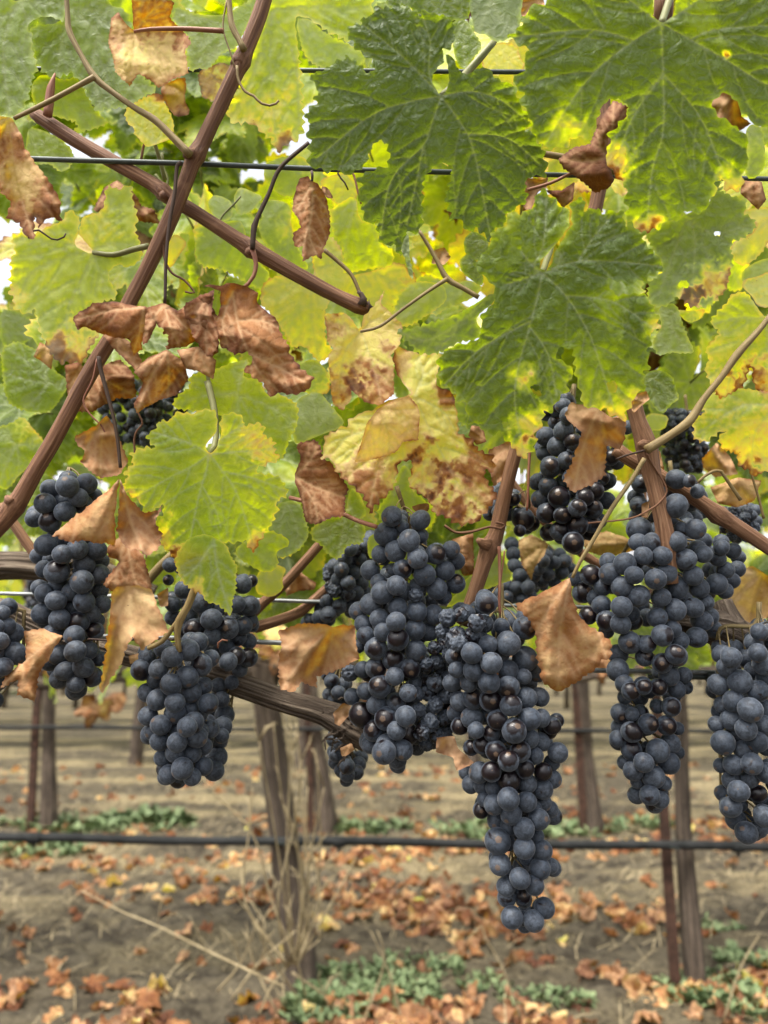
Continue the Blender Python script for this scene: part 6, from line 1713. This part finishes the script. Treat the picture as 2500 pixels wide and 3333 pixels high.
bunch('broad two-shouldered bunch at the right with a straggling lower end', b6, .485, ('D', [(1432, 1165), (1425, 1220)]), seed=8, fill=.6)
b7 = parse('G6', '1350,580,60;1410,600,66;1380,670,62;1320,785,65;1470,765,72;1590,570,60;1630,650,68;1560,690,55,1;1590,830,68;1425,895,66;1350,920,50,1;1540,955,75;1410,1020,65;1310,1050,52;1510,1085,68;1330,970,50,1;1640,1060,65;1440,1120,60,1;1355,1175,75;1490,1225,60;1590,1170,65;1425,1325,62;1550,1320,65;1650,1380,65;1340,1330,45,1;1530,1420,60,1;1410,1430,55,1;1460,1505,65;1360,1520,55,1;1590,1520,55,1b;1410,1610,65;1630,1660,62;1380,1590,45,1;1600,430,55;1650,420,60;1640,740,60;1650,950,60,1;1650,1200,60;1720,600,60;1740,720,60;1730,850,62;1740,980,60;1735,1110,60;1740,1250,60;1720,1380,55;1700,500,55,1;1560,500,55,1;1700,1460,50,1') + \
    parse('C8', '1565,345,44;1640,275,40;1520,290,40,1;1620,330,35,1;1495,235,40;1690,240,38;1690,310,36')
bunch('bunch at the right edge of the picture', b7, .478, ('D', [(1640, 1300), (1630, 1350)]), seed=9)
b8 = parse('G1', '15,910,40;40,990,48;80,1035,58;0,1080,50;90,1155,62;20,1235,52;-40,1150,55;-30,1000,50;-30,1260,50;-60,1080,55;-90,1190,55;-80,980,50;-110,1080,55;-60,1340,50;-10,1330,45,1;-30,1440,45,1')
bunch('bunch cut by the left edge of the picture', b8, .478, ('D', [(-20, 1280), (-15, 1310)]), seed=10)
b9 = parse('G2', '350,540,42;410,490,42;460,580,42;390,560,42;500,500,42;440,440,42;320,600,42,s;370,620,40;430,640,42;510,640,42;480,700,42;350,690,42,s;430,710,42,s;380,780,42;310,830,45;270,800,42;260,850,42;440,780,42;200,860,35;520,560,42,1;470,440,42,s;530,700,40,1;560,460,40,1;400,440,40,s;330,660,40,s;300,750,38;480,760,40,1;560,380,40,1;520,420,40,1;320,560,40,s')
bunch('smaller bunch with wrinkled berries behind the wide central bunch', b9, .60, ('D', [(760, 1130), (740, 1190)]), seed=11, dark=.05)
b9b = parse('G2', '330,1230,42;370,1300,42;320,1310,42;400,1250,42;310,1190,40,1;350,1350,40;420,1330,40;380,1600,42;350,1650,42;340,1580,38;400,1400,40,1;390,1480,40,1;370,1540,40,1') + parse('C7', '1500,60,32;1450,40,30;1550,50,30;1500,95,30;1540,85,30;1470,75,26;1450,10,28;1560,20,28')
bunch('small dark bunch below the end of the woody arm', b9b, .58, ('D', [(735, 1410), (735, 1440)]), seed=12, dark=.1)
b10 = parse('G3', '310,1060,38;375,1070,38;440,1060,38;340,1140,38;420,1130,40;280,1110,38;480,1110,36;300,1180,38,1;380,1190,38,1;130,1020,40;170,1150,40;140,1090,40;120,960,40;90,1210,38;150,1220,38;220,1220,40;90,1280,38;180,1290,38;40,1260,38;260,1150,36,1;330,1030,36;410,1020,36,1;240,1200,36,1;20,1200,36;60,1300,36,1;230,1270,36,1')
bunch('smaller blurred bunch behind the folded tan leaf', b10, .66, ('D', [(1180, 1150), (1170, 1180)]), seed=13)


def blob_bunch(label, x0, x1, y0, y1, n, r, d, seed, types=('',), dark=.0, group='bunches of dark grapes', low=True):
    rng = np.random.default_rng(seed)
    data = []
    for _ in range(4000):
        if len(data) >= n: break
        u, v = rng.uniform(-1, 1, 2)
        w = 1 if v < 0 else math.sqrt(1 - .7 * v * v)
        if abs(u) > w: continue
        x, y = (x0 + x1) / 2 + u * (x1 - x0) / 2, (y0 + y1) / 2 + v * (y1 - y0) / 2
        if any(math.hypot(x - b[0], y - b[1]) < r * (1.05 if b[3] == 0 else .8) for b in data): continue
        data.append((x, y, r * rng.uniform(.9, 1.08), int(rng.random() < .35), rng.choice(types)))
    return bunch(label, data, d, ('S', [((x0 + x1) / 2, y0 - 60), ((x0 + x1) / 2, y0)]), seed=seed, low=low, dark=dark, fill=.3, group=group)


blob_bunch('dark blurred bunch behind the dried brown leaf cluster', 330, 600, 1250, 1440, 62, 20, .70, 21, ('', 's', 'b'), .15)
blob_bunch('small wrinkled bunch behind the crossing canes at right', 2160, 2300, 1345, 1540, 52, 17, .72, 22, ('s', 's', 'b', ''), .2, low=False)
blob_bunch('small shrivelled berries under the right cane', 2360, 2460, 1660, 1750, 22, 20, .60, 23, ('s', ''), .05, low=False)
blob_bunch('bunch cut off behind the canes above the two-shouldered bunch', 2060, 2300, 1560, 1740, 22, 30, .56, 24, ('', 'b'), .05, low=False)
blob_bunch('dark bunch in the row behind, between orange canes', 925, 1030, 1770, 2020, 40, 17, 1.55, 25, ('b', 'd'), .2)
blob_bunch('dark bunch in the row behind, next to the left bunch', 85, 160, 1860, 2050, 34, 15, 1.75, 26, ('b', 'd'), .2)
blob_bunch('dark bunch in the row behind, below the golden leaf', 1430, 1530, 1880, 2010, 26, 15, 1.75, 27, ('b', 'd'), .2)

# ================================================================ DRY GRASS STALKS BY THE SECOND ROW
tuft = empty('dry_grass_tuft', gpoint(-.27, 1.97), 'tall clump of dry straw coloured grass stalks in front of the thick trunk', 'dry grass')
rr = random.Random(5)
stalks = [[(640, 2080), (585, 1940), (545, 1800), (470, 1720), (425, 1660)], [(640, 2085), (655, 1900), (610, 1730), (590, 1560)], [(645, 2080), (690, 1930), (660, 1780), (640, 1560)], [(620, 2090), (560, 2000), (520, 1950), (505, 1925)],
          [(610, 2130), (545, 2100), (440, 2050), (340, 2000), (265, 1970), (178, 1925)], [(625, 2090), (530, 1950), (540, 1780), (545, 1700)], [(650, 2070), (700, 1980), (745, 1900), (770, 1850)], [(640, 2080), (670, 1850), (700, 1700)], [(635, 2085), (620, 1850), (625, 1650), (600, 1480)],
          [(640, 2150), (600, 2090), (570, 2040), (545, 1990)], [(660, 2150), (640, 2070), (620, 2010)], [(600, 2190), (560, 2110), (545, 2070)], [(640, 2080), (690, 1880), (685, 1640)], [(630, 2080), (610, 1900), (560, 1600)], [(635, 2085), (650, 1960), (665, 1700)], [(560, 2190), (600, 2110), (690, 2030)],
          [(640, 2080), (660, 1990), (640, 1800), (622, 1500)], [(638, 2080), (668, 1920), (632, 1620)], [(625, 2085), (600, 1960), (640, 1760), (652, 1640)], [(500, 2160), (560, 2080), (640, 2010)], [(470, 2140), (520, 2080), (560, 1980)], [(630, 2100), (700, 2150), (720, 2190)]]
for s in stalks:
    mb = MB()
    n = len(s)
    d0, d1 = 1.98 + rr.uniform(-.05, .05), 1.98 + rr.uniform(-.12, .10)
    pts = [(x, y, d0 + (d1 - d0) * i / (n - 1)) for i, (x, y) in enumerate(s)]
    tube(mb, dpts(pts), np.linspace(.0036, .0016, n), 5, .03, .1)
    for _ in range(3):
        i = rr.randrange(1, n)
        a = Vector(dpts([pts[i]])[0])
        e = a + Vector((rr.uniform(-.05, .05), rr.uniform(-.03, .03), rr.uniform(.02, .10)))
        tube(mb, [a, (a + e) / 2 + Vector((rr.uniform(-.01, .01), 0, .01)), e], [.0016, .0018, .0005], 4, .03)
    obj('grass_stalk', mb.mesh('grass_stalk'), STRAW, tuft)
for i, (lb, s) in enumerate([('single dry grass stalk leaning at lower right', [(1130, 2170), (1085, 2090), (1050, 2030), (1040, 2000), (1000, 2040)]), ('thin green dry stalk at lower centre', [(870, 2190), (840, 2100), (800, 2010)]),
                             ('thin pale stalk near the green weeds', [(780, 2120), (830, 2080), (815, 2010)]), ('slender dry stalk at the lower right edge', [(1560, 2190), (1600, 2090), (1640, 2020)])]):
    mb = MB()
    w = dpts(s, 1.97)
    gx_, gy_ = w[0].x, w[0].y
    w = [gpoint(gx_, gy_)] + w[1:]
    tube(mb, w, np.linspace(.0032, .0012, len(w)), 5, .03, .1)
    tag(obj('dry_stalk', mb.mesh('dry_stalk'), STRAW), lb, 'dry grass')

print('objects', len(bpy.data.objects), 'tris', sum(len(m.polygons) * 2 for m in bpy.data.meshes))
